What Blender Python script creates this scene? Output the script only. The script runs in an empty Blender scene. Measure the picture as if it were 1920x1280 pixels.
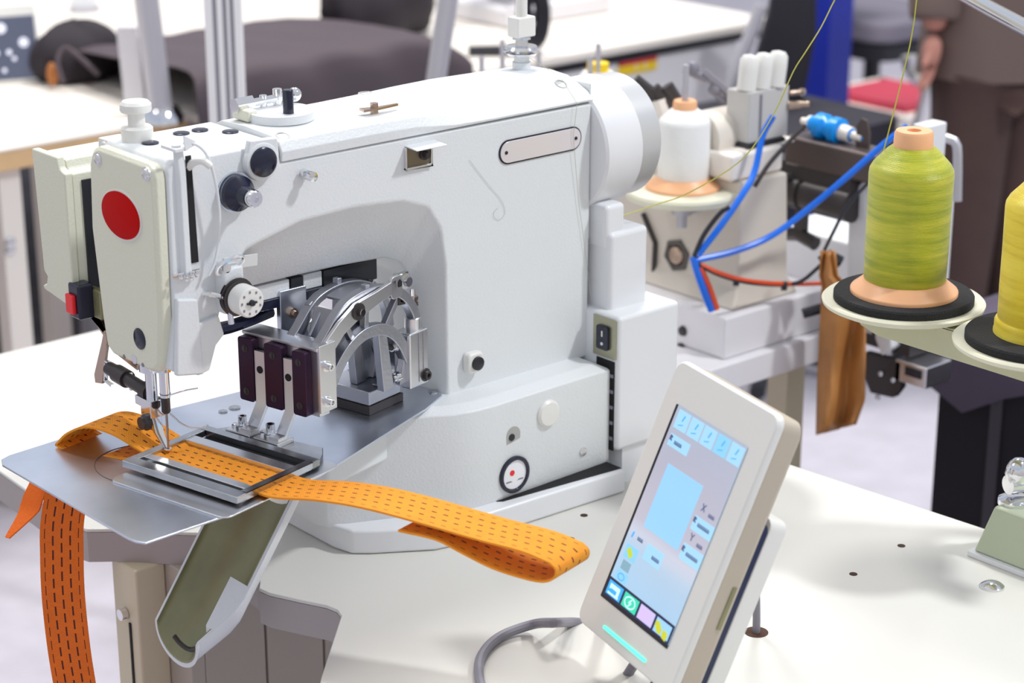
import bpy, bmesh, math, random
from mathutils import Vector, Matrix
random.seed(7)
S = bpy.context.scene
col = S.collection
PI = math.pi
TABLE = 0.80            # table top above the floor; everything is laid out with the table top at z = 0

# ------------------------------------------------------------------ camera
FP, HZ, AZ = 3900.0, 1350.0, math.radians(48.95)
PITCH = math.atan(HZ / FP)
FH = Vector((math.cos(AZ), math.sin(AZ), 0)); RT = Vector((math.sin(AZ), -math.cos(AZ), 0))
FW = FH * math.cos(PITCH) - Vector((0, 0, 1)) * math.sin(PITCH); UP = RT.cross(FW)
CAM = Vector((-1.3823652, -1.6899999, 0.9964772))
cd = bpy.data.cameras.new('camera'); cam = bpy.data.objects.new('camera', cd); col.objects.link(cam)
cam.matrix_world = Matrix.Translation(CAM + Vector((0, 0, TABLE))) @ Matrix((RT, UP, -FW)).transposed().to_4x4()
cd.sensor_width = 36; cd.lens = FP / 1920 * 36; cd.clip_start = .05; cd.clip_end = 60
cd.dof.use_dof = True; cd.dof.focus_distance = 2.24; cd.dof.aperture_fstop = 5.0
S.camera = cam
S.view_settings.view_transform = 'Standard'; S.view_settings.look = 'None'
S.view_settings.exposure = 0.22; S.view_settings.gamma = 1

def ray(u, v): return (FW * FP + RT * (u - 960) - UP * (v - 640)).normalized()
def onax(u, v, ax, val):
    d = ray(u, v); return CAM + d * ((val - CAM[ax]) / d[ax])
def onX(u, v, x): return onax(u, v, 0, x)
def onY(u, v, y): return onax(u, v, 1, y)
def onZ(u, v, z): return onax(u, v, 2, z)
def at(u, v, fd):
    d = ray(u, v); return CAM + d * (fd / d.dot(FH))
def V(*a): return Vector(a)

# ------------------------------------------------------------------ light
w = bpy.data.worlds.new('hall'); S.world = w; w.use_nodes = True
nt = w.node_tree; nt.nodes.clear()
def wn(t, **k):
    n = nt.nodes.new(t)
    for a, b in k.items(): setattr(n, a, b)
    return n
wo = wn('ShaderNodeOutputWorld'); bg = wn('ShaderNodeBackground'); tc = wn('ShaderNodeTexCoord')
sep = wn('ShaderNodeSeparateXYZ'); rmp = wn('ShaderNodeValToRGB')
nz = wn('ShaderNodeTexNoise'); nz.inputs['Scale'].default_value = 2.2; nz.inputs['Detail'].default_value = 1.5
add = wn('ShaderNodeMath', operation='MULTIPLY_ADD'); add.inputs[1].default_value = .55
sub = wn('ShaderNodeMath', operation='ADD'); sub.inputs[1].default_value = -.275
nt.links.new(tc.outputs['Generated'], sep.inputs[0]); nt.links.new(tc.outputs['Generated'], nz.inputs['Vector'])
nt.links.new(nz.outputs['Fac'], add.inputs[0]); nt.links.new(sep.outputs['Z'], sub.inputs[0]); nt.links.new(sub.outputs[0], add.inputs[2])
nt.links.new(add.outputs[0], rmp.inputs['Fac'])
e = rmp.color_ramp.elements
e[0].position = 0.0; e[0].color = (.78, .75, .72, 1)
e[1].position = 1.0; e[1].color = (1.0, 1.0, 1.0, 1)
for p, c in ((.16, (.86, .83, .80)), (.34, (.84, .92, 1.06)), (.55, (.66, .74, .92))):
    x = e.new(p); x.color = (*c, 1)
nt.links.new(rmp.outputs['Color'], bg.inputs['Color']); nt.links.new(bg.outputs[0], wo.inputs['Surface'])
bg.inputs['Strength'].default_value = 0.62

def area(name, loc, target, power, size, color=(1, 1, 1)):
    d = bpy.data.lights.new(name, 'AREA'); d.energy = power; d.size = size; d.color = color; d.shape = 'DISK'
    o = bpy.data.objects.new(name, d); col.objects.link(o); o.location = V(*loc) + V(0, 0, TABLE)
    o.rotation_euler = (V(*target) - V(*loc)).to_track_quat('-Z', 'Y').to_euler(); return o
area('hall_spotlight', (1.9, -2.1, 3.6), (0, 0, .2), 90, .35, (.96, .98, 1.0))
area('fill_light', (-1.6, 1.6, 3.3), (-.1, .2, .1), 18, .9, (1.0, .96, .90))  # added fill lamp, out of view
area('aisle_fill', (2.8, 2.0, 4.6), (2.2, 2.0, 0), 120, 1.2, (1, .98, .95))  # unseen lamp added to light the background on the aisle side
area('far_table_fill', (.9, 3.0, 5.0), (.7, 2.6, 0), 125, 1.2, (1, .97, .93))  # unseen lamp added above the far tables to light them

# ------------------------------------------------------------------ materials
def mat(name, color, rough=.5, metal=0.0, bump=0, bscale=400, spec=.5, emit=None, estr=1, var=0, vscale=20, coat=0):
    m = bpy.data.materials.new(name); m.use_nodes = True; n = m.node_tree.nodes; l = m.node_tree.links
    b = n['Principled BSDF']; b.inputs['Base Color'].default_value = (*color, 1)
    b.inputs['Roughness'].default_value = rough; b.inputs['Metallic'].default_value = metal
    b.inputs['Specular IOR Level'].default_value = spec; b.inputs['Coat Weight'].default_value = coat
    t = n.new('ShaderNodeTexCoord')
    if bump:
        q = n.new('ShaderNodeTexNoise'); q.inputs['Scale'].default_value = bscale; q.inputs['Detail'].default_value = 3
        bp = n.new('ShaderNodeBump'); bp.inputs['Strength'].default_value = bump; bp.inputs['Distance'].default_value = .002
        l.new(t.outputs['Object'], q.inputs['Vector']); l.new(q.outputs['Fac'], bp.inputs['Height']); l.new(bp.outputs[0], b.inputs['Normal'])
    if var:
        q = n.new('ShaderNodeTexNoise'); q.inputs['Scale'].default_value = vscale; q.inputs['Detail'].default_value = 4
        r = n.new('ShaderNodeValToRGB')
        r.color_ramp.elements[0].position = .3; r.color_ramp.elements[1].position = .7
        r.color_ramp.elements[0].color = (*[c * (1 - var) for c in color], 1); r.color_ramp.elements[1].color = (*[min(1, c * (1 + var)) for c in color], 1)
        l.new(t.outputs['Object'], q.inputs['Vector']); l.new(q.outputs['Fac'], r.inputs[0]); l.new(r.outputs[0], b.inputs['Base Color'])
    if emit:
        b.inputs['Emission Color'].default_value = (*emit, 1); b.inputs['Emission Strength'].default_value = estr
    return m
M = {}
M['paint'] = mat('white textured paint', (.76, .78, .79), .42, bump=.22, bscale=330)
M['cream'] = mat('cream textured paint', (.73, .725, .585), .42, bump=.25, bscale=330)
M['smooth'] = mat('white smooth paint', (.80, .81, .83), .30)
M['plastic'] = mat('cream white plastic', (.80, .79, .75), .35)
M['motor_white'] = mat('white satin plastic', (.80, .80, .82), .30)
M['alu'] = mat('cast aluminium', (.50, .51, .56), .36, 1, bump=.15, bscale=260)
M['alu_light'] = mat('machined aluminium', (.78, .78, .80), .30, 1)
M['steel'] = mat('brushed steel', (.68, .72, .81), .28, 1, var=.08, vscale=14)
M['chrome'] = mat('chrome', (.80, .80, .82), .10, 1)
M['frame_steel'] = mat('ground tool steel', (.52, .53, .55), .24, 1, var=.15, vscale=30)
M['brass'] = mat('worn steel', (.55, .42, .33), .25, 1)
M['black'] = mat('black plastic', (.015, .016, .022), .35)
M['navy'] = mat('glossy navy black plastic', (.012, .014, .035), .18)
M['dark_slot'] = mat('dark recess', (.01, .01, .012), .8)
M['blued'] = mat('blued hardened steel', (.045, .018, .050), .32, .6)
M['red'] = mat('red enamel badge', (.50, .002, .002), .45, spec=.06)
M['red_button'] = mat('red plastic', (.85, .015, .02), .3)
M['rubber'] = mat('black rubber', (.02, .02, .022), .6)
M['table'] = mat('cream laminate', (.70, .685, .635), .30)
M['edge'] = mat('grey beige edge band', (.40, .36, .35), .45)
M['olive_paint'] = mat('olive cream paint', (.56, .55, .38), .35)
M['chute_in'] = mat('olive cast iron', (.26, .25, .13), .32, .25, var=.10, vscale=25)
M['mint'] = mat('pale green enamel', (.50, .55, .40), .32)
M['stand'] = mat('beige powder coat', (.42, .37, .32), .5)
M['stand_cream'] = mat('cream powder coat', (.60, .53, .38), .45)
M['foam'] = mat('black foam', (.018, .018, .02), .95, bump=.9, bscale=500)
M['peach'] = mat('peach plastic', (.90, .48, .25), .35)
M['disc'] = mat('ivory disc plastic', (.76, .74, .58), .35)
M['cable'] = mat('grey cable', (.22, .21, .25), .45)
M['blue_tube'] = mat('blue pneumatic tube', (.008, .16, .80), .25)
M['blue_bright'] = mat('bright blue anodised', (.0, .30, .85), .25)
M['orange_wire'] = mat('orange red wire', (.75, .08, .02), .4)
M['leather'] = mat('tan leather', (.46, .20, .055), .5, bump=.3, bscale=60, var=.2, vscale=12)
M['purple_cloth'] = mat('grey purple cloth', (.085, .068, .105), .9, bump=.4, bscale=300)
M['black_cloth'] = mat('black cloth', (.010, .008, .012), .95)
M['dark_cloth'] = mat('dark plum cloth', (.022, .016, .022), .8, bump=.2, bscale=50)
M['cloth_top'] = mat('grey plum cloth', (.075, .055, .066), .75, bump=.2, bscale=40)
M['wood'] = mat('pale wood edge', (.72, .48, .25), .5, var=.1, vscale=8)
M['bg_table'] = mat('pale worktop', (.86, .80, .73), .4)
M['bg_white'] = mat('white board', (.80, .78, .80), .5)
M['galv'] = mat('grey painted tube', (.50, .49, .53), .35, .3)
M['yellow'] = mat('yellow paper', (.90, .62, .01), .6)
M['red_paper'] = mat('red paper', (.60, .05, .06), .6)
M['blue_panel'] = mat('blue painted steel', (.008, .025, .36), .4)
M['chair_black'] = mat('black mesh fabric', (.022, .020, .030), .7)
M['trouser'] = mat('brown wool cloth', (.075, .042, .036), .9, bump=.3, bscale=80, var=.15, vscale=8)
M['jacket'] = mat('grey brown tweed', (.155, .11, .095), .9, bump=.5, bscale=150)
M['skin'] = mat('skin', (.55, .25, .19), .5)
M['hair'] = mat('dark hair', (.03, .02, .015), .6)
M['white_thread'] = mat('white thread winding', (.86, .86, .84), .55, bump=.3, bscale=120)
M['purple_steel'] = mat('dark bronze painted steel', (.115, .088, .082), .35, .4)
M['black_metal'] = mat('black anodised metal', (.052, .044, .045), .38, .3)
M['amber'] = mat('amber lit oil', (.9, .5, .1), .3)
M['glass_lens'] = mat('clear lens', (.85, .85, .88), .05, 0, coat=1)

def thread_mat(name, c0, c1, c2, scale):
    m = bpy.data.materials.new(name); m.use_nodes = True; n = m.node_tree.nodes; l = m.node_tree.links; b = n['Principled BSDF']
    t = n.new('ShaderNodeTexCoord'); mp = n.new('ShaderNodeMapping'); mp.inputs['Rotation'].default_value = (.10, .06, 0); mp.inputs['Scale'].default_value = (9, 9, scale)
    q = n.new('ShaderNodeTexNoise'); q.inputs['Scale'].default_value = 1; q.inputs['Detail'].default_value = 5; q.inputs['Roughness'].default_value = .65
    r = n.new('ShaderNodeValToRGB'); r.color_ramp.elements[0].position = .32; r.color_ramp.elements[1].position = .68
    r.color_ramp.elements[0].color = (*c0, 1); r.color_ramp.elements[1].color = (*c2, 1); x = r.color_ramp.elements.new(.5); x.color = (*c1, 1)
    wv = n.new('ShaderNodeTexWave'); wv.bands_direction = 'Z'; wv.inputs['Scale'].default_value = 300; wv.inputs['Distortion'].default_value = 3
    bp = n.new('ShaderNodeBump'); bp.inputs['Strength'].default_value = .4; bp.inputs['Distance'].default_value = .001
    l.new(t.outputs['Object'], mp.inputs[0]); l.new(mp.outputs[0], q.inputs['Vector']); l.new(q.outputs['Fac'], r.inputs[0]); l.new(r.outputs[0], b.inputs['Base Color'])
    l.new(t.outputs['Object'], wv.inputs['Vector']); l.new(wv.outputs['Fac'], bp.inputs['Height']); l.new(bp.outputs[0], b.inputs['Normal'])
    b.inputs['Roughness'].default_value = .38; b.inputs['Sheen Weight'].default_value = .2
    return m
M['lime'] = thread_mat('lime thread winding', (.30, .36, .010), (.47, .50, .02), (.66, .62, .05), 110)
M['yellow_thread'] = thread_mat('yellow thread winding', (.72, .52, .01), (.85, .65, .02), (.92, .74, .05), 110)

def webbing_mat(name, color, dash, lanes, thr_w, pitch):
    # UV: u along the strap in metres, v across 0..1
    m = bpy.data.materials.new(name); m.use_nodes = True; n = m.node_tree.nodes; l = m.node_tree.links; b = n['Principled BSDF']
    b.inputs['Roughness'].default_value = .75
    uv = n.new('ShaderNodeUVMap'); sp = n.new('ShaderNodeSeparateXYZ'); l.new(uv.outputs[0], sp.inputs[0])
    def mth(op, a, bb=None, c=None):
        x = n.new('ShaderNodeMath'); x.operation = op
        for i, val in enumerate((a, bb, c)):
            if val is None: continue
            if isinstance(val, (int, float)): x.inputs[i].default_value = val
            else: l.new(val, x.inputs[i])
        return x.outputs[0]
    U, W_ = sp.outputs[0], sp.outputs[1]
    lane = mth('MULTIPLY', W_, lanes)
    fr = mth('ABSOLUTE', mth('SUBTRACT', mth('FRACT', lane), .5))
    inl = mth('LESS_THAN', fr, thr_w)
    par = mth('MULTIPLY', mth('FLOOR', lane), .5)
    du = mth('LESS_THAN', mth('FRACT', mth('ADD', mth('DIVIDE', U, pitch), par)), dash)
    inner = mth('MULTIPLY', mth('GREATER_THAN', W_, .10), mth('LESS_THAN', W_, .90))
    fac = mth('MULTIPLY', mth('MULTIPLY', inl, du), inner)
    mix = n.new('ShaderNodeMix'); mix.data_type = 'RGBA'
    t = n.new('ShaderNodeTexCoord'); q = n.new('ShaderNodeTexNoise'); q.inputs['Scale'].default_value = 60; l.new(t.outputs['Object'], q.inputs['Vector'])
    r = n.new('ShaderNodeValToRGB'); r.color_ramp.elements[0].color = (*[c * .86 for c in color], 1); r.color_ramp.elements[1].color = (*[min(1, c * 1.1) for c in color], 1)
    l.new(q.outputs['Fac'], r.inputs[0])
    l.new(fac, mix.inputs['Factor']); l.new(r.outputs[0], mix.inputs[6]); mix.inputs[7].default_value = (.10, .012, .004, 1)
    l.new(mix.outputs[2], b.inputs['Base Color'])
    wv = mth('MULTIPLY', mth('SINE', mth('MULTIPLY', U, 2 * PI / .0022)), mth('SINE', mth('MULTIPLY', W_, 2 * PI * 22)))
    bp = n.new('ShaderNodeBump'); bp.inputs['Strength'].default_value = .5; bp.inputs['Distance'].default_value = .0006
    l.new(mth('SUBTRACT', wv, mth('MULTIPLY', fac, 2.0)), bp.inputs['Height']); l.new(bp.outputs[0], b.inputs['Normal'])
    return m
M['web'] = webbing_mat('orange webbing with dark stitch rows', (.95, .32, .012), .42, 5, .085, .0125)
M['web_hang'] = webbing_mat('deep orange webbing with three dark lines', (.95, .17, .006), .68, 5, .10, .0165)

# ------------------------------------------------------------------ mesh builder
ORG = {}
def fr_xy(u, v, w_): return V(u, v, w_)
def fr_xz(u, v, w_): return V(u, w_, v)
def fr_yz(u, v, w_): return V(w_, u, v)
class B:
    def __init__(s, f=None): s.bm = bmesh.new(); s.f = f; s.uv = None
    def v(s, p):
        p = Vector(p)
        return s.bm.verts.new(s.f(p) if s.f else p)
    def face(s, vs):
        try: return s.bm.faces.new(vs)
        except ValueError: return None
    def box(s, a, b):
        x0, y0, z0 = a; x1, y1, z1 = b
        p = [s.v(q) for q in ((x0, y0, z0), (x1, y0, z0), (x1, y1, z0), (x0, y1, z0), (x0, y0, z1), (x1, y0, z1), (x1, y1, z1), (x0, y1, z1))]
        for q in ((0, 3, 2, 1), (4, 5, 6, 7), (0, 1, 5, 4), (1, 2, 6, 5), (2, 3, 7, 6), (3, 0, 4, 7)): s.face([p[i] for i in q])
        return s
    def loft(s, loops, cap=True, closed=False):
        L = [[s.v(p) for p in lp] for lp in loops]; n = len(L[0])
        m = len(L)
        for i in range(m if closed else m - 1):
            A, C = L[i], L[(i + 1) % m]
            for j in range(n): s.face([A[j], A[(j + 1) % n], C[(j + 1) % n], C[j]])
        if cap and not closed: s.face(L[0][::-1]); s.face(L[-1])
        return s
    def prism(s, pts, w0, w1, fr=fr_xy): return s.loft([[fr(u, v, w0) for u, v in pts], [fr(u, v, w1) for u, v in pts]])
    def ring(s, c, ax, r, n, ry=None):
        ax = Vector(ax).normalized(); a = ax.orthogonal().normalized() if abs(ax.z) < .999 else V(1, 0, 0); b_ = ax.cross(a)
        return [Vector(c) + a * (r * math.cos(2 * PI * i / n)) + b_ * ((ry or r) * math.sin(2 * PI * i / n)) for i in range(n)]
    def cyl(s, p0, p1, r0, r1=None, n=24):
        r1 = r0 if r1 is None else r1; ax = Vector(p1) - Vector(p0)
        return s.loft([s.ring(p0, ax, r0, n), s.ring(p1, ax, r1, n)])
    def lathe(s, p0, ax, prof, n=32):      # prof: (distance along ax, radius)
        ax = Vector(ax).normalized()
        return s.loft([s.ring(Vector(p0) + ax * h, ax, max(r, 1e-5), n) for h, r in prof])
    def tube(s, pts, r, n=8, smooth=0):
        P = [Vector(p) for p in pts]
        for _ in range(smooth):
            Q = [P[0]]
            for i in range(len(P) - 1): Q += [P[i].lerp(P[i + 1], .25), P[i].lerp(P[i + 1], .75)]
            P = Q + [P[-1]]
        rr = r if callable(r) else (lambda t: r)
        loops = []; up = None
        for i, p in enumerate(P):
            t = (P[min(i + 1, len(P) - 1)] - P[max(i - 1, 0)]).normalized()
            if up is None: up = t.orthogonal().normalized()
            up = (up - t * up.dot(t)).normalized(); sd = t.cross(up); R = rr(i / max(1, len(P) - 1))
            loops.append([p + up * (R * math.cos(2 * PI * k / n)) + sd * (R * math.sin(2 * PI * k / n)) for k in range(n)])
        return s.loft(loops)
    def ball(s, c, r, n=16, m=9):
        rx, ry, rz = (r, r, r) if isinstance(r, (int, float)) else r
        c = Vector(c)
        return s.loft([[c + V(rx * math.sin(a) * math.cos(2 * PI * k / n), ry * math.sin(a) * math.sin(2 * PI * k / n), -rz * math.cos(a)) for k in range(n)] for a in [max(.02, min(PI - .02, PI * i / (m - 1))) for i in range(m)]])
    def strip(s, path, wdir, wid, th, nrm=None):   # a strap with thickness and UV
        if s.uv is None: s.uv = s.bm.loops.layers.uv.new('UVMap')
        P = [Vector(p) for p in path]; d = 0; prev = None; rows = []
        for i, p in enumerate(P):
            t = (P[min(i + 1, len(P) - 1)] - P[max(i - 1, 0)]).normalized()
            wv = wdir(i / (len(P) - 1)) if callable(wdir) else Vector(wdir)
            wv = wv.normalized(); n_ = wv.cross(t).normalized()
            if prev is not None: d += (p - prev).length
            prev = p
            K = 8
            wd = wid(i / (len(P) - 1)) if callable(wid) else wid
            top = [s.v(p + wv * (wd * (k / K - .5)) + n_ * (th / 2)) for k in range(K + 1)]
            bot = [s.v(p + wv * (wd * (k / K - .5)) - n_ * (th / 2)) for k in range(K + 1)]
            rows.append((top, bot, d))
        K = 8
        def q(vs, uvs):
            f = s.face(vs)
            if f:
                for lp, c in zip(f.loops, uvs): lp[s.uv].uv = c
        for (t0, b0, d0), (t1, b1, d1) in zip(rows, rows[1:]):
            for k in range(K):
                u = ((d0, k / K), (d0, (k + 1) / K), (d1, (k + 1) / K), (d1, k / K))
                q([t0[k], t0[k + 1], t1[k + 1], t1[k]], u)
                q([b1[k], b1[k + 1], b0[k + 1], b0[k]], (u[3], u[2], u[1], u[0]))
            q([t0[0], t1[0], b1[0], b0[0]], ((d0, 0), (d1, 0), (d1, 0), (d0, 0)))
            q([t0[K], b0[K], b1[K], t1[K]], ((d0, 1), (d0, 1), (d1, 1), (d1, 1)))
        for (t0, b0, d0) in (rows[0], rows[-1]):
            q(t0 + b0[::-1], [(d0, 0)] * (2 * K + 2))
        return s
    def obj(s, name, m, parent=None, bevel=0, seg=2, ang=35, sub=0, solid=0):
        bmesh.ops.remove_doubles(s.bm, verts=s.bm.verts, dist=1e-6)
        bmesh.ops.recalc_face_normals(s.bm, faces=s.bm.faces)
        xs = [v.co for v in s.bm.verts]
        lo = Vector([min(c[i] for c in xs) for i in range(3)]); hi = Vector([max(c[i] for c in xs) for i in range(3)])
        c = (lo + hi) / 2
        if parent is None: c.z = lo.z
        bmesh.ops.translate(s.bm, verts=s.bm.verts, vec=-c)
        me = bpy.data.meshes.new(name); s.bm.to_mesh(me); s.bm.free()
        for f in me.polygons: f.use_smooth = True
        if not sub: me.set_sharp_from_angle(angle=math.radians(ang))
        me.materials.append(M[m] if isinstance(m, str) else m)
        o = bpy.data.objects.new(name, me); col.objects.link(o); ORG[o.name] = c.copy()
        if parent is not None: o.parent = parent; o.location = c - ORG[parent.name]
        else: o.location = c
        if solid:
            q = o.modifiers.new('Solidify', 'SOLIDIFY'); q.thickness = solid; q.offset = 0
        if bevel:
            q = o.modifiers.new('Bevel', 'BEVEL'); q.width = bevel; q.segments = seg; q.limit_method = 'ANGLE'; q.angle_limit = math.radians(ang); q.harden_normals = True
        if sub:
            q = o.modifiers.new('Subdivision', 'SUBSURF'); q.levels = sub; q.render_levels = sub
        return o
from mathutils.bvhtree import BVHTree
def hit(o, u, v):                       # where the sight line through a photo pixel meets an object's surface
    me = o.data; c = ORG[o.name]
    t = BVHTree.FromPolygons([c + x.co for x in me.vertices], [tuple(f.vertices) for f in me.polygons])
    for k_ in range(40):
        r = t.ray_cast(CAM, ray(u, v + k_ * 2))
        if r[0] is not None: return r[0], r[1]
def tag(o, label, cat, group=None):
    o['label'] = label; o['category'] = cat
    if group: o['group'] = group
    return o
def thing(name, loc, label, cat, group=None):
    o = bpy.data.objects.new(name, None); o.empty_display_size = .05; col.objects.link(o); o.location = Vector(loc); ORG[o.name] = Vector(loc)
    return tag(o, label, cat, group)
def lab(o, label): o['label'] = label; return o
def struct(o): o['kind'] = 'structure'; return o
def arc(c, r, a0, a1, n, ry=None): return [(c[0] + r * math.cos(math.radians(a0 + (a1 - a0) * i / n)), c[1] + (ry or r) * math.sin(math.radians(a0 + (a1 - a0) * i / n))) for i in range(n + 1)]
def rrect(x0, y0, x1, y1, r, n=5): return arc((x1 - r, y1 - r), r, 0, 90, n) + arc((x0 + r, y1 - r), r, 90, 180, n) + arc((x0 + r, y0 + r), r, 180, 270, n) + arc((x1 - r, y0 + r), r, 270, 360, n)
def thick(pts, t):                      # outline of a stroke of width t along a 2D path
    P = [Vector(p) for p in pts]; L, R = [], []
    for i, p in enumerate(P):
        d = (P[min(i + 1, len(P) - 1)] - P[max(i - 1, 0)]).normalized(); n_ = Vector((-d.y, d.x))
        tt = t[i] if isinstance(t, (list, tuple)) else t
        L.append(p + n_ * tt / 2); R.append(p - n_ * tt / 2)
    return [tuple(q) for q in L + R[::-1]]
def bez(p0, p1, p2, p3, n): 
    P = [Vector(p) for p in (p0, p1, p2, p3)]
    return [P[0] * (1 - t) ** 3 + P[1] * 3 * t * (1 - t) ** 2 + P[2] * 3 * t * t * (1 - t) + P[3] * t ** 3 for t in [i / n for i in range(n + 1)]]
def crom(pts, n=8):
    P = [Vector(p) for p in pts]; P = [P[0] * 2 - P[1]] + P + [P[-1] * 2 - P[-2]]; out = []
    for i in range(1, len(P) - 2):
        for k in range(n):
            t = k / n; a, b, c, d = P[i - 1:i + 3]
            out.append(.5 * ((2 * b) + (c - a) * t + (2 * a - 5 * b + 4 * c - d) * t * t + (3 * b - a - 3 * c + d) * t ** 3))
    return out + [P[-2]]
def screw(name, p, ax, r, m, parent, h=.003, slot=True):
    ax = Vector(ax).normalized()
    o = B().lathe(p, ax, ((0, r), (h * .6, r), (h, r * .8)), 16).obj(name, m, parent)
    return o
def hexbolt(name, p, ax, r, h, m, parent):      # socket cap screw with washer
    ax = Vector(ax).normalized()
    b = B(); b.lathe(p, ax, ((0, r * 1.5), (h * .15, r * 1.5), (h * .15, r), (h, r), (h, r * .55), (h * .5, r * .5)), 18)
    return b.obj(name, m, parent)

# ================================================================== FLOOR
b = B(); b.box((-6, -6, -TABLE - .05), (14, 12, -TABLE)); fl = b.obj('floor', mat('lavender grey carpet', (.50, .475, .535), .95, bump=.5, bscale=90, var=.06, vscale=14)); struct(fl); fl['label'] = 'pale lavender grey exhibition carpet'
b = B(); b.prism([(-.6, 2.75), (1.35, 2.75), (3.4, 4.9), (3.4, 9), (-3, 9)], -TABLE, -TABLE + .004); tag(b.obj('dark_carpet', mat('slate grey carpet', (.10, .095, .11), .95, bump=.5, bscale=90, var=.25, vscale=5)), 'slate grey carpet area behind the sewing table on the left', 'carpet')

# ================================================================== SEWING TABLE
tb = thing('sewing_table', (.1, .1, -TABLE), 'cream topped sewing table with grey edge carrying the large white machine', 'table')
OUT = [(-.294, .529), (-.306, .318), (-.302, .303), (-.276, .282), (-.262, .268), (-.222, .222)] + [(-.205, .205), (-.196, .192)] + [(-.215, .165), (-.222, .075), (-.230, .055), (-.240, .042), (-.238, .025), (-.222, -.012), (-.209, -.040), (-.207, -.056), (-.212, -.070), (-.307, -.165), (-.43, -.30), (-.44, -.80), (.45, -.80), (.488, -.40), (.462, -.10), (.385, .925), (-.27, .925)]
b = B(); b.prism(OUT, -.0045, 0); top = b.obj('tabletop', 'table', tb, bevel=.0015)
b = B(); b.prism(OUT, -.042, -.0045); lab(b.obj('edge_band', 'edge', tb), 'grey edge band')
holes = [(1160, 900), (1095, 966), (1070, 1010), (1690, 1023), (1600, 1076)]
for q in holes:
    p = onZ(*q, 0); b = B(); b.cyl((p.x, p.y, -.001), (p.x, p.y, .0004), .0045, n=20); lab(b.obj('hole', mat('dark hole', (.05, .02, .012), .8), tb), 'small dark drilled hole')
p = onZ(1418, 1185, 0); HOLE = p.copy()
b = B(); b.cyl((p.x, p.y, -.001), (p.x, p.y, .0005), .0125, n=28); lab(b.obj('cable_hole', mat('dark drilled wood', (.06, .022, .010), .8), tb), 'round dark cable hole')
p = onZ(1860, 1100, 0); b = B(); b.lathe(p, (0, 0, 1), ((0, .0135), (.002, .0132), (.005, .009), (.0066, .003), (.0068, .0001)), 28); lab(b.obj('dome_bolt', 'chrome', tb), 'chrome dome head bolt')
b = B(); b.box((-.275, .245, -TABLE), (-.235, .30, -.042)); leg = b.obj('leg', 'stand_cream', tb, bevel=.003)
b = B(); b.cyl((-.276, .272, -.105), (-.284, .272, -.105), .007, n=14); b.obj('leg_bolt', 'chrome', leg)
b = B(); b.box((-.2765, .262, -.30), (-.2745, .266, -.115)); b.obj('slot', 'dark_slot', leg)
b = B()
b.box((-.235, .20, -TABLE + .03), (-.215, .275, -.042)); b.obj('stand_panel', 'stand', tb, bevel=.002)
for x0, x1, y in ((-.215, -.130, .20), (-.127, -.045, .20), (-.042, .10, .20)):
    b = B(); b.box((x0, y, -TABLE + .03), (x1, y + .02, -.042)); b.obj('stand_panel', 'stand', tb, bevel=.002)
for x, y in ((.36, -.72), (-.36, -.72), (.33, .86), (-.22, .86)):
    b = B(); b.box((x - .02, y - .02, -TABLE), (x + .02, y + .02, -.042)); b.obj('leg', 'stand_cream', tb, bevel=.003)

# ================================================================== MAIN SEWING MACHINE
sm = thing('sewing_machine', (.05, .1, 0), 'large white pattern sewing machine with red oval badge on its head', 'sewing machine')
# --- tray and base casting
tray = [(.246, -.030), (.0, -.018), (-.034, -.010), (-.095, .030), (-.112, .045), (-.118, .07), (-.118, .20), (.246, .20)]
b = B(); b.prism(tray, 0, .0300); tr = b.obj('base_tray', 'smooth', sm, bevel=.004)
def base_loop(z, g=0):
    return [V(.246 - g, 0 + g, z), V(.062, -.003 + g, z), V(.035, -.001 + g, z), V(.008, .006 + g, z), V(-.012, .018 + g, z), V(-.105 + g, .062, z), V(-.124 + g, .075, z), V(-.13 + g, .09, z), V(-.13 + g, .215 - g, z), V(.246 - g, .215 - g, z)]
b = B(); b.loft([base_loop(.024, .004), base_loop(.036), base_loop(.150), base_loop(.1575, .014)]); base = b.obj('base', 'paint', sm, bevel=.0022, ang=25)
b = B(); b.prism([(.2435, -.0245), (.07, -.0065), (.05, .01), (.05, .19), (.2435, .19)], .0296, .0306); lab(b.obj('gap_shade', 'dark_slot', base), 'dark sheet for the shade above the tray')  # dark sheet paints in the shade between base and tray
p = onY(962, 888, -.0015)
b = B(); b.lathe(p, (0, -1, 0), ((0, .0225), (.004, .0225), (.005, .0212), (.005, .0185), (.001, .0178), (.001, .0001)), 40); lab(b.obj('oil_sight_ring', 'navy', base), 'black round oil sight ring')
b = B(); b.lathe(p + V(0, -.001, 0), (0, -1, 0), ((0, .0179), (.0018, .0178), (.0022, .0001)), 32); lab(b.obj('oil_sight_window', 'glass_lens', base), 'clear oil window')
b = B(); b.box((p.x - .013, p.y - .0030, p.z - .0085), (p.x + .013, p.y - .0026, p.z - .0065)); lab(b.obj('oil_line', 'cable', base), 'grey level line')
b = B(); b.cyl(p + V(-.004, -.0022, .003), p + V(-.004, -.0036, .003), .0035, n=16); lab(b.obj('oil_mark', 'red_button', base), 'red level dot')
p = onY(1026, 774, -.001); b = B(); b.lathe(p, (0, -1, 0), ((0, .0165), (.003, .0165), (.0055, .014), (.0062, .0001)), 36); lab(b.obj('plug_cap', 'plastic', base), 'round white plug cap')
p = onY(962, 815, -.0024); b = B(); b.prism([(p.x - .010, p.z - .010), (p.x + .010, p.z - .006)] + arc((p.x, p.z), .0105, 0, 180, 12), p.y, p.y - .0008, fr_xz); lab(b.obj('round_recess', mat('recess shade colour', (.42, .42, .40), .6), base), 'round recess drawn in a shaded grey')  # grey patch carries the shade of the recess in its colour
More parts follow.
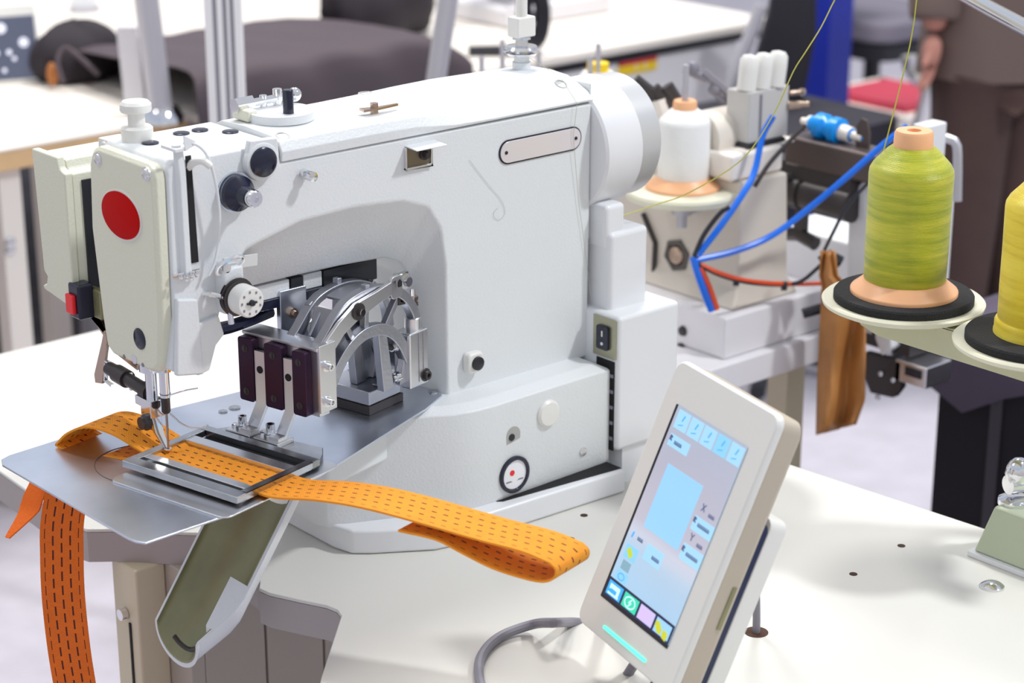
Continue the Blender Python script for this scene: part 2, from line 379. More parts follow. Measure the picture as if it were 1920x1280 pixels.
b = B(); b.cyl(p + V(-.003, 0, -.002), p + V(-.003, -.002, -.002), .0042, n=16); lab(b.obj('recess_screw', 'black', base), 'dark recessed screw')
p = onY(1093, 846, -.001); b = B(); b.lathe(p, (0, -1, 0), ((0, .0052), (.0015, .0052), (.002, .004)), 18); lab(b.obj('screw', 'alu_light', base), 'steel screw')
# --- body: arm and column, lofted front to back
outer = [(.250, .153), (.252, .466), (-.188, .468), (-.190, .490), (-.318, .490), (-.325, .482), (-.326, .33), (-.333, .272), (-.300, .262), (-.278, .298)]
thrA = [(-.262, .350), (-.235, .385), (-.165, .402), (-.095, .404), (-.030, .399), (.006, .386), (.024, .358), (.030, .315), (.031, .153)]
thrB = [(-.258, .335), (-.222, .326), (-.150, .326), (-.085, .325), (-.022, .322), (-.003, .314), (.010, .294), (.017, .262), (.020, .153)]
def body(y, t, g=0):
    cx, cz = 0, .36
    O = [(x + (-g if x > 0 else g), z + (-g if z > .3 else 0)) for x, z in outer]
    T = [(a[0] * (1 - t) + c[0] * t, a[1] * (1 - t) + c[1] * t) for a, c in zip(thrA, thrB)]
    return [V(x, y, z) for x, z in O + T]
b = B(); b.loft([body(.045, 0), body(.057, .20), body(.072, .60), body(.088, 1), body(.170, 1), body(.178, 1, .008)])
arm = b.obj('arm_body', 'paint', sm, bevel=.0035, seg=2, ang=20)
# --- top cover
def cov(x, zf, yf, ys, zt):
    return [V(x, .0435, .4685), V(x, .0425, zf), V(x, yf, zf + .010), V(x, ys, zt), V(x, .11, zt + .002), V(x, .155, zt), V(x, .176, zt - .010), V(x, .180, .4685)]
b = B(); b.loft([cov(-.188, .479, .048, .060, .493), cov(-.06, .479, .048, .060, .494), cov(-.01, .478, .048, .062, .495), cov(.045, .472, .050, .074, .497), cov(.10, .471, .052, .080, .498), cov(.245, .471, .052, .080, .495), cov(.253, .470, .054, .082, .490)])
tc_ = b.obj('top_cover', 'paint', sm, bevel=.003, ang=22)
for u, v in ((805, 203), (530, 255), (684, 170), (1052, 157)):
    p, nn_ = hit(tc_, u, v); b = B(); b.lathe(p, nn_, ((-.003, .0078), (.0003, .0078), (.0003, .0062), (-.0005, .006), (-.0005, .0001)), 22); lab(b.obj('screw_well', mat('screw well', (.45, .45, .44), .6), tc_), 'round screw recess')
b = B(); b.box((.2535, .05, .30), (.2555, .175, .488)); lab(b.obj('rear_seam_plate', 'paint', sm, bevel=.001), 'rear cover plate edge')
# nameplate
p0, p1 = onY(938, 290, .044), onY(1088, 255, .044)
zc = (p0.z + p1.z) / 2
b = B(); b.prism(rrect(p0.x, zc - .0125, p1.x, zc + .0125, .0122, 8), .0455, .0428, fr_xz); npl = b.obj('nameplate', mat('pale lilac nameplate', (.80, .74, .78), .22, .2), sm, bevel=.0006)
for x in (p0.x + .008, p1.x - .008):
    b = B(); b.lathe((x, .0428, zc), (0, -1, 0), ((0, .0022), (.0008, .002), (.0012, .0001)), 12); b.obj('rivet', 'black', npl)
b = B(); b.prism(rrect(p0.x - .0016, zc - .0141, p1.x + .0016, zc + .0141, .0138, 8), .0455, .0437, fr_xz); lab(b.obj('dark_border', 'navy', npl), 'dark border line')
# knob boss at the column foot
p = onY(884, 676, .044)
b = B(); b.prism(rrect(p.x - .013, p.z - .0125, p.x + .011, p.z + .0125, .006), .046, .034, fr_xz); kb = b.obj('knob_boss', 'plastic', sm, bevel=.004, seg=3)
b = B(); b.lathe((p.x + .0005, .034, p.z - .0005), (0, -1, 0), ((0, .0082), (.003, .0080), (.004, .006), (.0042, .0001)), 24); lab(b.obj('button', 'black', kb), 'black round button')
# thread window
p = onY(785, 292, .044)
b = B(); b.prism(rrect(p.x - .018, p.z - .012, p.x + .016, p.z + .012, .003), .0455, .0440, fr_xz); win = b.obj('thread_window', mat('dim recess metal', (.22, .18, .12), .4, .6), sm)
b = B()
for q in ((p.x - .0195, p.z - .0135, p.x + .018, p.z - .0105), (p.x - .0195, p.z - .0135, p.x - .0175, p.z + .012), (p.x + .0155, p.z - .0135, p.x + .018, p.z + .012)): b.box((q[0], .0415, q[1]), (q[2], .0455, q[3]))
lab(b.obj('window_frame', 'alu_light', win, bevel=.0006), 'chrome frame')
b = B(); b.prism([(.046, p.z + .0125), (.046, p.z + .0140), (.024, p.z + .0125), (.024, p.z + .0112)], p.x - .018, p.x + .024, fr_yz); lab(b.obj('window_lid', 'smooth', win, bevel=.0004), 'raised lid')
b = B(); b.lathe((p.x + .007, .0445, p.z + .001), (0, -1, 0), ((0, .0065), (.003, .0065), (.003, .004), (.009, .0035), (.0095, .0001)), 18); lab(b.obj('thread_pin', 'black_metal', win), 'dark pin')
# thread hook
p = onY(570, 326, .044)
b = B(); b.lathe(p, (0, -1, 0), ((0, .005), (.006, .005), (.006, .0036), (.012, .0036), (.012, .0058), (.017, .0055), (.018, .0001)), 20); b.box((p.x - .006, .037, p.z - .004), (p.x - .002, .042, p.z + .005)); lab(b.obj('thread_hook', 'chrome', sm), 'small chrome thread guide')
# black cap and its boss
p = onY(492, 303, .038)
b = B(); b.lathe((p.x, .046, p.z), (0, -1, 0), ((0, .0205), (.008, .0205), (.009, .019)), 36); b.prism([(p.x - .02, p.z), (p.x + .02, p.z), (p.x + .020, p.z + .022), (p.x - .014, p.z + .024)], .046, .038, fr_xz); cb = b.obj('cap_boss', 'paint', sm, bevel=.002)
b = B(); b.lathe((p.x, .037, p.z), (0, -1, 0), ((0, .0158), (.003, .0155), (.0055, .012), (.0064, .006), (.0066, .0001)), 36); lab(b.obj('black_cap', 'navy', cb), 'glossy black cap')
# pre-tension
p = onY(440, 360, .044)
b = B(); b.lathe(p, (0, -1, 0), ((0, .021), (.002, .021), (.002, .018), (.004, .018)), 32); pt = b.obj('tension_plate', 'steel', sm)
b = B(); b.lathe(p + V(0, -.004, 0), (0, -1, 0), ((0, .019), (.005, .0185), (.009, .014), (.013, .0105), (.026, .0095)), 32); lab(b.obj('tension_cone', 'navy', pt), 'black cone')
b = B(); b.lathe(p + V(0, -.030, 0), (0, -1, 0), ((0, .0075), (.001, .0088), (.007, .0088), (.009, .0075), (.009, .003), (.006, .003)), 24); lab(b.obj('tension_nut', 'chrome', pt), 'chrome slotted nut')
# main tension dial
p = onY(424, 548, .048)
b = B(); b.box((p.x - .014, .030, p.z - .018), (p.x + .012, .055, p.z + .032)); b.obj('tension_block', 'paint', sm, bevel=.004)
b = B(); b.lathe(p + V(0, -.016, 0), (0, -1, 0), ((0, .016), (.001, .0195), (.002, .0165), (.004, .0165), (.005, .0205), (.006, .017), (.008, .016), (.009, .019), (.010, .015)), 36); dk = b.obj('tension_discs', 'black_metal', sm)
b = B(); b.lathe(p + V(0, -.026, 0), (0, -1, 0), ((0, .0152), (.001, .0162), (.018, .0162), (.020, .015), (.0205, .0001)), 40); dl = b.obj('tension_dial', 'plastic', sm, bevel=.0005)
b = B(); b.lathe(p + V(0, -.0465, 0), (0, -1, 0), ((0, .0035), (.003, .003), (.003, .0001)), 12); b.box((p.x - .006, p.y - .0482, p.z - .001), (p.x + .006, p.y - .0464, p.z + .001)); b.obj('dial_pin', 'black', dl)
b = B()
for k in range(9):
    a = 2 * PI * k / 9 + .3; c = p + V(math.cos(a) * .0115, -.0467, math.sin(a) * .0115); b.box((c.x - .0008, c.y - .0002, c.z - .0012), (c.x + .0008, c.y + .0004, c.z + .0012))
lab(b.obj('dial_marks', 'cable', dl), 'grey scale marks around the dial')
# slotted loop plate above the dial, and the slanted groove
p = onY(425, 497, .040)
b = B(); b.tube([(p.x - .014, .036, p.z - .006), (p.x - .016, .034, p.z + .002), (p.x - .004, .032, p.z + .008), (p.x + .014, .032, p.z + .010), (p.x + .017, .034, p.z + .003), (p.x + .008, .034, p.z - .003), (p.x - .006, .034, p.z - .008), (p.x - .014, .036, p.z - .006)], .0022, 8, 2); b.cyl((p.x - .006, .046, p.z), (p.x - .006, .030, p.z), .005, n=14); lab(b.obj('loop_guide', 'chrome', sm), 'chrome loop thread guide')
p0, p1 = onY(418, 490, .0445), onY(482, 476, .0445)
b = B(); b.prism(thick([(p0.x, p0.z - .003), (p1.x, p1.z - .006)], .013), .0455, .0438, fr_xz); lab(b.obj('groove', mat('groove paint', (.70, .70, .69), .5), sm, bevel=.0006), 'shallow slanted groove')
p = onY(382, 552, .044)
b = B(); b.tube([p + V(0, .003, 0), p + V(.004, -.010, .002), p + V(.014, -.016, -.002), p + V(.020, -.016, -.010), p + V(.021, -.016, -.032)], .0032, 10, 2); lab(b.obj('thread_hook', 'chrome', sm), 'bent chrome thread hook')
# --- head front: ridge, slot, take-up lever, guard
p0, p1 = onY(353, 292, .044), onY(366, 492, .044)
b = B(); b.prism([(p0.x - .003, p0.z), (p0.x + .003, p0.z), (p1.x + .004, p1.z), (p1.x - .004, p1.z)], .0455, .0435, fr_xz); lab(b.obj('lever_slot', 'dark_slot', sm), 'tall dark take-up slot')
b = B(); b.loft([[V(x0, .046, z), V(x1, .046, z), V(x1 - .003, y, z), V(x0 + .003, y, z)] for x0, x1, y, z in ((p0.x - .017, p0.x - .004, .043, p0.z + .012), (p0.x - .017, p0.x - .004, .0385, p0.z - .02), (p1.x - .018, p1.x - .005, .0385, p1.z - .002), (p1.x - .020, p1.x - .004, .036, p1.z - .016))]); b.obj('head_ridge', 'paint', sm, bevel=.003)
b = B(); b.tube([(p0.x, .052, p0.z - .018), (p0.x + .002, .040, p0.z - .006), (p0.x + .008, .030, p0.z - .003), (p0.x + .014, .026, p0.z - .010)], lambda t: .0045 - .001 * t, 10, 2); lab(b.obj('take_up_lever', 'plastic', sm), 'curved take-up lever')
gx = p0.x
g = [(gx - .008, .040, p0.z + .015), (gx + .004, .032, p0.z + .014), (gx + .016, .030, p0.z - .002), (gx + .024, .030, p0.z - .040), (gx + .026, .032, p0.z - .075), (gx + .020, .034, p0.z - .112), (gx + .012, .036, p0.z - .125)]
b = B(); b.tube(g, .0016, 8, 2); lab(b.obj('lever_guard', 'smooth', sm), 'bent wire lever guard')
b = B(); b.box((gx - .020, .035, p0.z + .008), (gx - .006, .062, p0.z + .011)); b.prism([(gx - .009, p0.z + .008), (gx + .004, p0.z + .013), (gx + .003, p0.z + .016), (gx - .010, p0.z + .024)], .034, .036, fr_xz); b.lathe((gx - .013, .045, p0.z + .011), (0, 0, 1), ((0, .005), (.002, .0045), (.0022, .0001)), 14); b.obj('guard_bracket', 'smooth', sm)
b = B(); p = onY(338, 517, .040)
for k in range(4): b.tube([p + V(.006 * k - .002, -.004 + .002 * math.cos(a), .003 * math.sin(a)) for a in [i * 2 * PI / 10 for i in range(11)]], .0011, 6)
b.cyl(p + V(-.006, .004, 0), p + V(.022, -.004, .002), .0022, n=10); lab(b.obj('spring_guide', 'chrome', sm), 'small chrome spring guide')
b = B(); b.prism([(-.325, .350), (-.300, .345), (-.297, .262), (-.331, .268)], .046, .0385, fr_xz); b.obj('head_lower_cover', 'paint', sm, bevel=.003)
b = B(); b.prism([(-.300, .318), (-.276, .322), (-.270, .300), (-.281, .290), (-.290, .265), (-.305, .262)], .046, .0395, fr_xz); lc = b.obj('lower_block', 'paint', sm, bevel=.002)
for u, v in ((362, 645), (372, 673)):
    p = onY(u, v, .0395); b = B(); b.cyl(p + V(0, .001, 0), p + V(0, -.0006, 0), .0032, n=14); lab(b.obj('screw_hole', 'dark_slot', lc), 'small dark hole')
# --- face plate
fp_y = [(.172, .470), (.165, .484), (.154, .489), (.060, .488), (.050, .484), (.047, .474), (.049, .33), (.056, .276), (.063, .268), (.075, .265), (.150, .264), (.160, .270), (.166, .300), (.177, .40)]
b = B(); b.loft([[V(-.3262, y, z) for y, z in fp_y], [V(-.336, y, z) for y, z in fp_y], [V(-.3405, .111 + (y - .111) * .94, .377 + (z - .377) * .965) for y, z in fp_y]])
fp = b.obj('face_plate', 'cream', sm, bevel=.0015, ang=22)
P = onX(228, 403, -.341)
def ell(x, ry, rz, n=44, c=P): return [V(x, c.y + ry * math.cos(2 * PI * k / n), c.z + rz * math.sin(2 * PI * k / n)) for k in range(n)]
b = B(); b.loft([ell(-.3400, .0385, .0265), ell(-.3415, .0385, .0265), ell(-.3418, .0365, .0245)]); bd = b.obj('badge', 'plastic', fp)
b = B(); b.loft([ell(-.3415, .0365, .0245), ell(-.3428, .0365, .0245), ell(-.3432, .0352, .0232)]); lab(b.obj('badge_oval', 'red', fp), 'plain red oval badge')
for u, v in ((184, 298), (274, 326)):
    p = onX(u, v, -.3405); b = B(); b.lathe(p, (-1, 0, 0), ((-.001, .0072), (.0004, .0072), (.0004, .0058), (.002, .0052), (.003, .003), (.0031, .0001)), 18); lab(b.obj('screw', 'alu_light', fp), 'dome steel screw')
p = onX(262, 635, -.3405); b = B(); b.lathe(p, (-1, 0, 0), ((-.001, .0115), (.0006, .0115), (.001, .0108), (.0012, .0001)), 30); lab(b.obj('plug', 'navy', fp), 'dark round plug')
for u, v, r in ((252, 673, .0052), (233, 668, .0022), (268, 684, .0022)):
    p = onX(u, v, -.3405); b = B(); b.lathe(p, (-1, 0, 0), ((-.001, r), (.0006, r), (.0008, .0001)), 14); b.obj('small_screw', 'cable' if r < .004 else 'alu_light', fp)
# --- head top
for u, v in ((282, 268), (340, 250), (375, 244), (432, 247)):
    p = onZ(u, v, .4905); b = B(); b.lathe(p, (0, 0, 1), ((-.001, .0088), (.0008, .0088), (.0012, .0078), (.0014, .0001)), 26); lab(b.obj('rubber_plug', 'navy', arm), 'dark round rubber plug')
p = onZ(258, 262, .490); b = B(); b.lathe(p, (0, 0, 1), ((-.002, .0165), (.013, .0165), (.015, .0145), (.015, .009), (.030, .009), (.030, .0155), (.032, .0165), (.038, .0162), (.041, .0135), (.042, .0001)), 32); lab(b.obj('regulator_post', 'plastic', sm), 'white spool shaped regulator post')
p = onZ(527, 222, .495); BW = p.copy()
b = B(); b.lathe(p, (0, 0, 1), ((0, .036), (.009, .036), (.010, .034), (.0085, .031), (.0085, .0001)), 40); bw = b.obj('bobbin_winder', 'paint', sm)
b = B(); b.box((p.x - .04, p.y + .004, p.z), (p.x - .026, p.y + .034, p.z + .013)); b.obj('winder_stop', 'cream', bw, bevel=.003)
p = onZ(541, 213, .503); b = B(); b.lathe(p, (0, 0, 1), ((0, .0058), (.025, .0058), (.026, .005)), 18); lab(b.obj('winder_spindle', 'navy', bw), 'dark spindle')
q0, q1 = onZ(445, 198, .510), onZ(552, 177, .512)
b = B(); dd = (q1 - q0).normalized(); 
b.tube([q0 + dd * .02, q0 + dd * .055, q1], .0048, 6); b.lathe(q0 - dd * .004, dd, ((0, .009), (.022, .009)), 6); b.ball(q1, .008, 12, 8); b.cyl(q0.lerp(q1, .7) + V(0, 0, -.016), q0.lerp(q1, .7) + V(0, 0, .010), .005, n=12); b.cyl(q0.lerp(q1, .45) + V(0, 0, -.016), q0.lerp(q1, .45) + V(0, 0, .006), .004, n=12)
lab(b.obj('winder_lever', 'chrome', bw), 'chrome winder lever')
q0, q1 = onZ(678, 207, .500), onZ(745, 196, .500)
b = B(); b.prism(thick([(q0.x, q0.y), (q0.lerp(q1, .4).x, q0.lerp(q1, .4).y - .003), (q1.x, q1.y)], [.012, .007, .003]), .499, .5015); b.cyl(q0.lerp(q1, .35) + V(0, 0, -.006), q0.lerp(q1, .35) + V(0, 0, .006), .0045, n=14); lab(b.obj('thread_trimmer', 'brass', tc_), 'small metal thread cutter blade')
p = onZ(978, 128, .497)
b = B(); b.lathe(p, (0, 0, 1), ((0, .011), (.008, .011), (.008, .009), (.016, .009)), 20); ms = b.obj('thread_mast', 'paint', sm)
b = B(); b.lathe(p, (0, 0, 1), ((.016, .012), (.017, .019), (.020, .0215), (.021, .012), (.023, .012), (.024, .0205), (.027, .018), (.028, .008), (.034, .007), (.035, .011), (.038, .010), (.039, .004)), 28); lab(b.obj('tension_discs', 'chrome', ms), 'chrome tension discs')
b = B(); b.box((p.x - .014, p.y - .010, p.z + .038), (p.x + .014, p.y + .010, p.z + .062)); b.obj('mast_block', 'plastic', ms, bevel=.002)
b = B(); b.cyl(p + V(0, 0, .060), p + V(0, 0, .30), .0068, n=16); lab(b.obj('mast_rod', 'plastic', ms), 'cream vertical rod')
# --- motor and rear housing
b = B(); b.lathe((.252, .096, .405), (1, 0, 0), ((0, .076), (.003, .079), (.056, .079), (.060, .0765)), 64); mo = b.obj('motor_housing', 'motor_white', sm)
b = B(); b.lathe((.312, .096, .407), (1, 0, 0), ((0, .0745), (.032, .0745), (.036, .071), (.036, .0001)), 64); lab(b.obj('motor_cap', mat('satin silver', (.66, .66, .66), .28, .35), mo), 'silver end cap')
b = B(); b.prism(rrect(.2565, .290, .288, .345, .006), .022, .168, fr_xz); rh = b.obj('rear_housing', 'smooth', sm, bevel=.006, seg=3)
b = B(); b.box((.2585, .016, .0), (.322, .172, .312)); b.obj('cover_step', 'smooth', rh, bevel=.007, seg=3)
b = B(); b.box((.2472, -.012, .046), (.350, .17, .217)); b.obj('lower_cover', 'smooth', rh, bevel=.006, seg=3)
b = B(); b.box((.262, -.006, 0), (.345, .165, .05)); b.obj('housing_foot', 'smooth', rh)
p0, p1 = onX(1115, 592, .246), onX(1153, 680, .246)
b = B(); b.box((.2445, -.0085, .163), (.2475, .030, .213)); sp_ = b.obj('switch_panel', mat('olive steel plate', (.40, .39, .28), .3, .7), sm, bevel=.0008)
b = B(); b.prism(rrect(.001, .173, .021, .203, .003), .2445, .2405, fr_yz); rk = lab(b.obj('rocker_switch', 'navy', sp_, bevel=.001), 'black rocker switch')
b = B(); b.box((.2398, .009, .190), (.2406, .011, .197)); b.cyl((.2406, .010, .181), (.2396, .010, .181), .002, n=12); lab(b.obj('switch_marks', 'plastic', sp_), 'white on and off marks')
b = B(); b.box((.2462, -.006, .046), (.2475, .025, .160)); lab(b.obj('wiring_gap', 'dark_slot', sm), 'dark gap with wiring')
b = B()
for k in range(5): z = .06 + .02 * k; b.box((.2446, -.005, z), (.2464, .010, z + .004))
lab(b.obj('wiring_clips', 'cable', sm), 'small grey clips')
# --- solenoid box behind the head
fr_bx = lambda u, v, w_: V(w_, u - .006, v)
gx_ = onY(158, 420, .268).x
bx = [(.272, .280), (.338, .289), (.340, .293), (.331, .297), (.328, .306), (.335, .311), (.342, .450), (.288, .450), (.284, .438), (.272, .434)]
b = B(); b.prism(bx, -.318, -.308, fr_bx); b.prism([(.274, .282), (.336, .290), (.338, .446), (.288, .446), (.284, .436), (.274, .432)], -.308, -.195, fr_bx); sb = b.obj('solenoid_box', 'cream', sm, bevel=.003)
b = B(); b.box((gx_, .2655, .296), (-.195, .274, .424)); b.box((-.225, .178, .300), (-.195, .275, .424)); lab(b.obj('gap_shade_core', 'black', sm), 'dark panel for the shaded gap, black core behind it')  # dark panel painted in for the shaded gap; the core sits behind
b = B(); b.box((-.3205, .250, .272), (-.300, .273, .312)); sw = b.obj('switch_body', 'navy', sb, bevel=.003)
b = B(); b.box((-.325, .256, .278), (-.320, .272, .300)); lab(b.obj('red_button', 'red_button', sb, bevel=.0015), 'red square button')
b = B(); b.prism([(.268, .277), (.250, .277), (.250, .262), (.215, .240), (.170, .232), (.170, .238), (.213, .247), (.244, .268), (.262, .268)], -.300, -.290, fr_yz); lab(b.obj('bracket', 'brass', sb), 'bent metal bracket')
b = B(); b.box((-.302, .236, .272), (-.292, .262, .305)); b.obj('terminal_block', 'chute_in', sb, bevel=.002)
p = onY(190, 262, .17); b = B(); b.box((-.312, .160, .470), (-.285, .200, .486)); b.lathe((-.312, .185, .479), (-1, 0, 0), ((0, .006), (.003, .005)), 14); b.obj('box_bridge', 'plastic', sm, bevel=.002)
# --- needle bar group
nx, ny = -.3055, .108
tip = onZ(316, 846, .1685); nx, ny = tip.x, tip.y
b = B(); b.cyl((nx, ny, .23), (nx, ny, .275), .0055, n=18); nb = b.obj('needle_bar', 'chrome', sm)
b = B(); b.lathe((nx, ny, .212), (0, 0, 1), ((0, .0035), (.002, .0048), (.020, .0048), (.022, .006)), 16); lab(b.obj('needle_clamp', 'black_metal', nb), 'black needle clamp')
b = B(); b.tube([(nx, ny, .214), (nx, ny, .175), (nx, ny, .1685)], lambda t: .0015 * (1 - .75 * t * t), 8); lab(b.obj('needle', 'brass', nb), 'steel needle')
b = B(); b.tube([(nx - .002, ny - .004, .232), (nx + .012, ny - .02, .240), (nx + .024, ny - .026, .241)], .0008, 6, 1); b.tube([(nx + .002, ny - .004, .212), (nx + .014, ny - .012, .196), (nx + .030, ny - .022, .193), (nx + .035, ny - .024, .197)], .0008, 6, 2); lab(b.obj('thread_guide', 'chrome', nb), 'thin wire thread guides')
px_, py_ = nx - .004, ny + .020
b = B(); b.cyl((px_, py_, .215), (px_, py_, .275), .0062, n=16); b.box((px_ - .009, py_ - .010, .205), (px_ + .009, py_ + .010, .224)); pb = b.obj('presser_bar', 'chrome', sm, bevel=.001)
b = B(); b.lathe((px_ - .008, py_ - .002, .200), (-1, 0, 0), ((0, .009), (.004, .009), (.006, .007), (.009, .007)), 16); lab(b.obj('presser_screw', 'black_metal', pb), 'black thumb screw')
b = B(); b.loft([[V(px_ - .006, py_ - .006, .206), V(px_ + .006, py_ - .006, .206), V(px_ + .006, py_ + .004, .206), V(px_ - .006, py_ + .004, .206)], [V(px_ - .004, py_ - .010, .188), V(px_ + .006, py_ - .010, .188), V(px_ + .006, py_ - .004, .188), V(px_ - .004, py_ - .004, .188)], [V(nx - .003, ny + .003, .172), V(nx + .003, ny + .003, .172), V(nx + .003, ny + .006, .172), V(nx - .003, ny + .006, .172)]]); b.lathe((nx, ny + .001, .170), (0, 0, 1), ((0, .0045), (.002, .0045), (.002, .0022), (0, .0022)), 14); lab(b.obj('presser_foot', 'chrome', pb, bevel=.0006), 'chrome presser foot')
ra, rb_ = onX(283, 737, px_ + .004), onX(204, 690, px_ + .004)
b = B(); b.cyl(ra, rb_, .0072, n=16); b.cyl(ra.lerp(rb_, .55), ra.lerp(rb_, .80), .0098, n=16); b.cyl(ra.lerp(rb_, .02), ra.lerp(rb_, .16), .0090, n=16); ln = lab(b.obj('linkage', 'black_metal', sm), 'dark rod linkage under the head')
pq = lambda x_, pts: [(q_.y, q_.z) for q_ in (onX(u, v, x_) for u, v in pts)]
b = B(); b.prism(pq(px_ + .012, ((200, 618), (206, 640), (197, 718), (184, 716), (182, 700), (196, 640))), px_ + .008, px_ + .012, fr_yz); b.obj('side_plate', 'brass', ln, bevel=.0008)
b = B(); b.prism(thick(pq(px_ + .010, ((203, 678), (201, 712), (214, 722))), .003) , px_ + .006, px_ + .010, fr_yz); b.prism(thick(pq(px_ + .010, ((202, 677), (248, 700), (250, 730))), .0035), px_ + .006, px_ + .010, fr_yz); b.obj('front_bracket', 'chrome', ln)
b = B(); b.box((px_ - .006, py_ + .004, .212), (px_ + .006, py_ + .026, .222)); b.obj('link_block', 'chrome', ln, bevel=.0012)
b = B(); b.lathe((nx, ny, .262), (0, 0, 1), ((0, .016), (.006, .018)), 24); b.cyl((px_, py_, .255), (px_, py_, .268), .012, n=18); b.obj('bar_bushing', 'chrome', sm)
# --- needle plate
NP = [(-.4535, -.082), (-.353, -.0785), (-.223, -.056), (-.02, .022), (.022, .044), (.03, .075), (.03, .20), (-.10, .205), (-.148, .206), (-.292, .214), (-.36, .212), (-.440, .205), (-.452, .200), (-.4585, .186), (-.4560, -.060), (-.4535, -.076)]
NP = NP[1:] + [(-.449, -.082)]
NP[-2] = (-.4545, -.072)
b = B(); b.prism(NP, .1576, .1600); npt = b.obj('needle_plate', 'steel', sm, bevel=.0007)
b = B(); c0 = onZ(255, 885, .16); n = 40
lp = [(c0.x + .020 + .052 * math.cos(2 * PI * k / n), c0.y + .012 + .058 * math.sin(2 * PI * k / n)) for k in range(n)]
b.tube([V(x, y, .1601) for x, y in lp + lp[:1]], .00045, 5); lab(b.obj('insert_seam', 'black_metal', npt), 'thin curved insert seam line')
for u, v, r in ((690, 771, .006), (418, 772, .0035), (440, 765, .0045), (812, 735, .004)):
    p = onZ(u, v, .16); b = B(); b.lathe(p, (0, 0, 1), ((0, r * 1.5), (.0012, r * 1.5), (.0012, r), (.006 if r > .005 else .0016, r), (.007 if r > .005 else .0018, r * .6)), 18); b.obj('plate_screw', 'chrome' if r > .005 else 'frame_steel', npt)
b = B(); b.prism([(-.16, .02), (-.045, .045), (-.045, .20), (-.16, .20)], .10, .1576); b.obj('cylinder_arm', 'paint', sm, bevel=.006)
b = B(); b.box((-.012, .030, .149), (.010, .05, .1574)); lab(b.obj('plate_clip', 'black', sm), 'dark clip below the plate')
# --- waste chute
A0, A1 = V(-.205, .08, .125), V(-.320, .08, -.038)
ax = (A0 - A1).normalized(); L = (A0 - A1).length
def chute_u(t, yl, yr, dep, top):        # U section across y at fraction t of the length
    c = A1 + ax * (t * L); cy_, r = (yl + yr) / 2, (yl - yr) / 2
    pts = [V(c.x, cy_ + r * math.cos(PI * k / 16), c.z - dep * math.sin(PI * k / 16)) for k in range(17)]
    return [V(c.x, yl, c.z + top)] + pts + [V(c.x, yr, c.z + top)]
ts = [-.04, -.02, .02, .08, .15, .22, .30, .37, .371, .5, .75, 1.0]
yro = lambda t: .0365 - .0335 * min(1, max(0, t + .02) / .28)
yri = lambda t: yro(t) + .0048
dpo = lambda t: .034 + .012 * min(1, max(0, t) / .3)
rows = []
for t in ts:
    rows.append(chute_u(t, .1225, yro(t), dpo(t), .004) + chute_u(t, .1190, yri(t), dpo(t) - .0045, .004)[::-1])
b = B(); b.loft(rows); ch = b.obj('waste_chute', 'paint', sm, ang=40)
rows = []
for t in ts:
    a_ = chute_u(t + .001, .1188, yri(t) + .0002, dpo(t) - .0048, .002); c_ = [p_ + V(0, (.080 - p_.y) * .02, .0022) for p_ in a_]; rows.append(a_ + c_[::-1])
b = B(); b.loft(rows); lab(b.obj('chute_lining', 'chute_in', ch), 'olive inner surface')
rows = []
for t in [x_ for x_ in ts if .05 <= x_ <= .37]:
    c_ = A1 + ax * (t * L); w_ = .0405 - .003 * max(0, t); o_ = yro(t)
    rows.append([V(c_.x, o_ + .0012, c_.z + .0045), V(c_.x, w_, c_.z + .0045), V(c_.x, w_ + .001, c_.z - dpo(t) * .70), V(c_.x, (w_ + o_) / 2 + .001, c_.z - dpo(t) * .55), V(c_.x, o_ + .0025, c_.z - dpo(t) * .25)])
b = B(); b.loft(rows); b.obj('chute_ledge', 'paint', ch)
b = B(); c = A1 + V(.006, -.002, -.012); b.tube([c + V(0, .022, -.006), c + V(0, .010, -.011), c + V(0, -.008, -.012), c + V(0, -.024, -.003)], .0035, 8, 1); lab(b.obj('chute_clip', 'black_metal', ch), 'dark metal clip at the mouth')

# --- feed and clamp mechanism: frame turned 12.5 degrees from the machine
TH = math.radians(12.5); FX = V(math.cos(TH), math.sin(TH), 0); LX = V(math.sin(TH), -math.cos(TH), 0)
def mech(p): return FX * p.x + LX * p.y + V(0, 0, p.z)
def fl_z(u, v, w_): return V(u, w_, v)        # outline in (f, z), depth along l
# base block
b = B(mech); b.box((-.070, -.135, .160), (-.010, -.062, .170)); fb = b.obj('feed_block', 'black_metal', sm, bevel=.001)
b = B(mech); b.box((-.068, -.133, .170), (-.012, -.064, .187)); b.box((-.05, -.075, .187), (-.03, -.064, .190)); b.obj('block_top', 'alu', fb, bevel=.002)
for f_, l_ in ((-.030, -.072), (-.058, -.128), (-.020, -.128)): hexbolt('cap_screw', mech(V(f_, l_, .187)), (0, 0, 1), .0048, .010, 'chrome', fb)
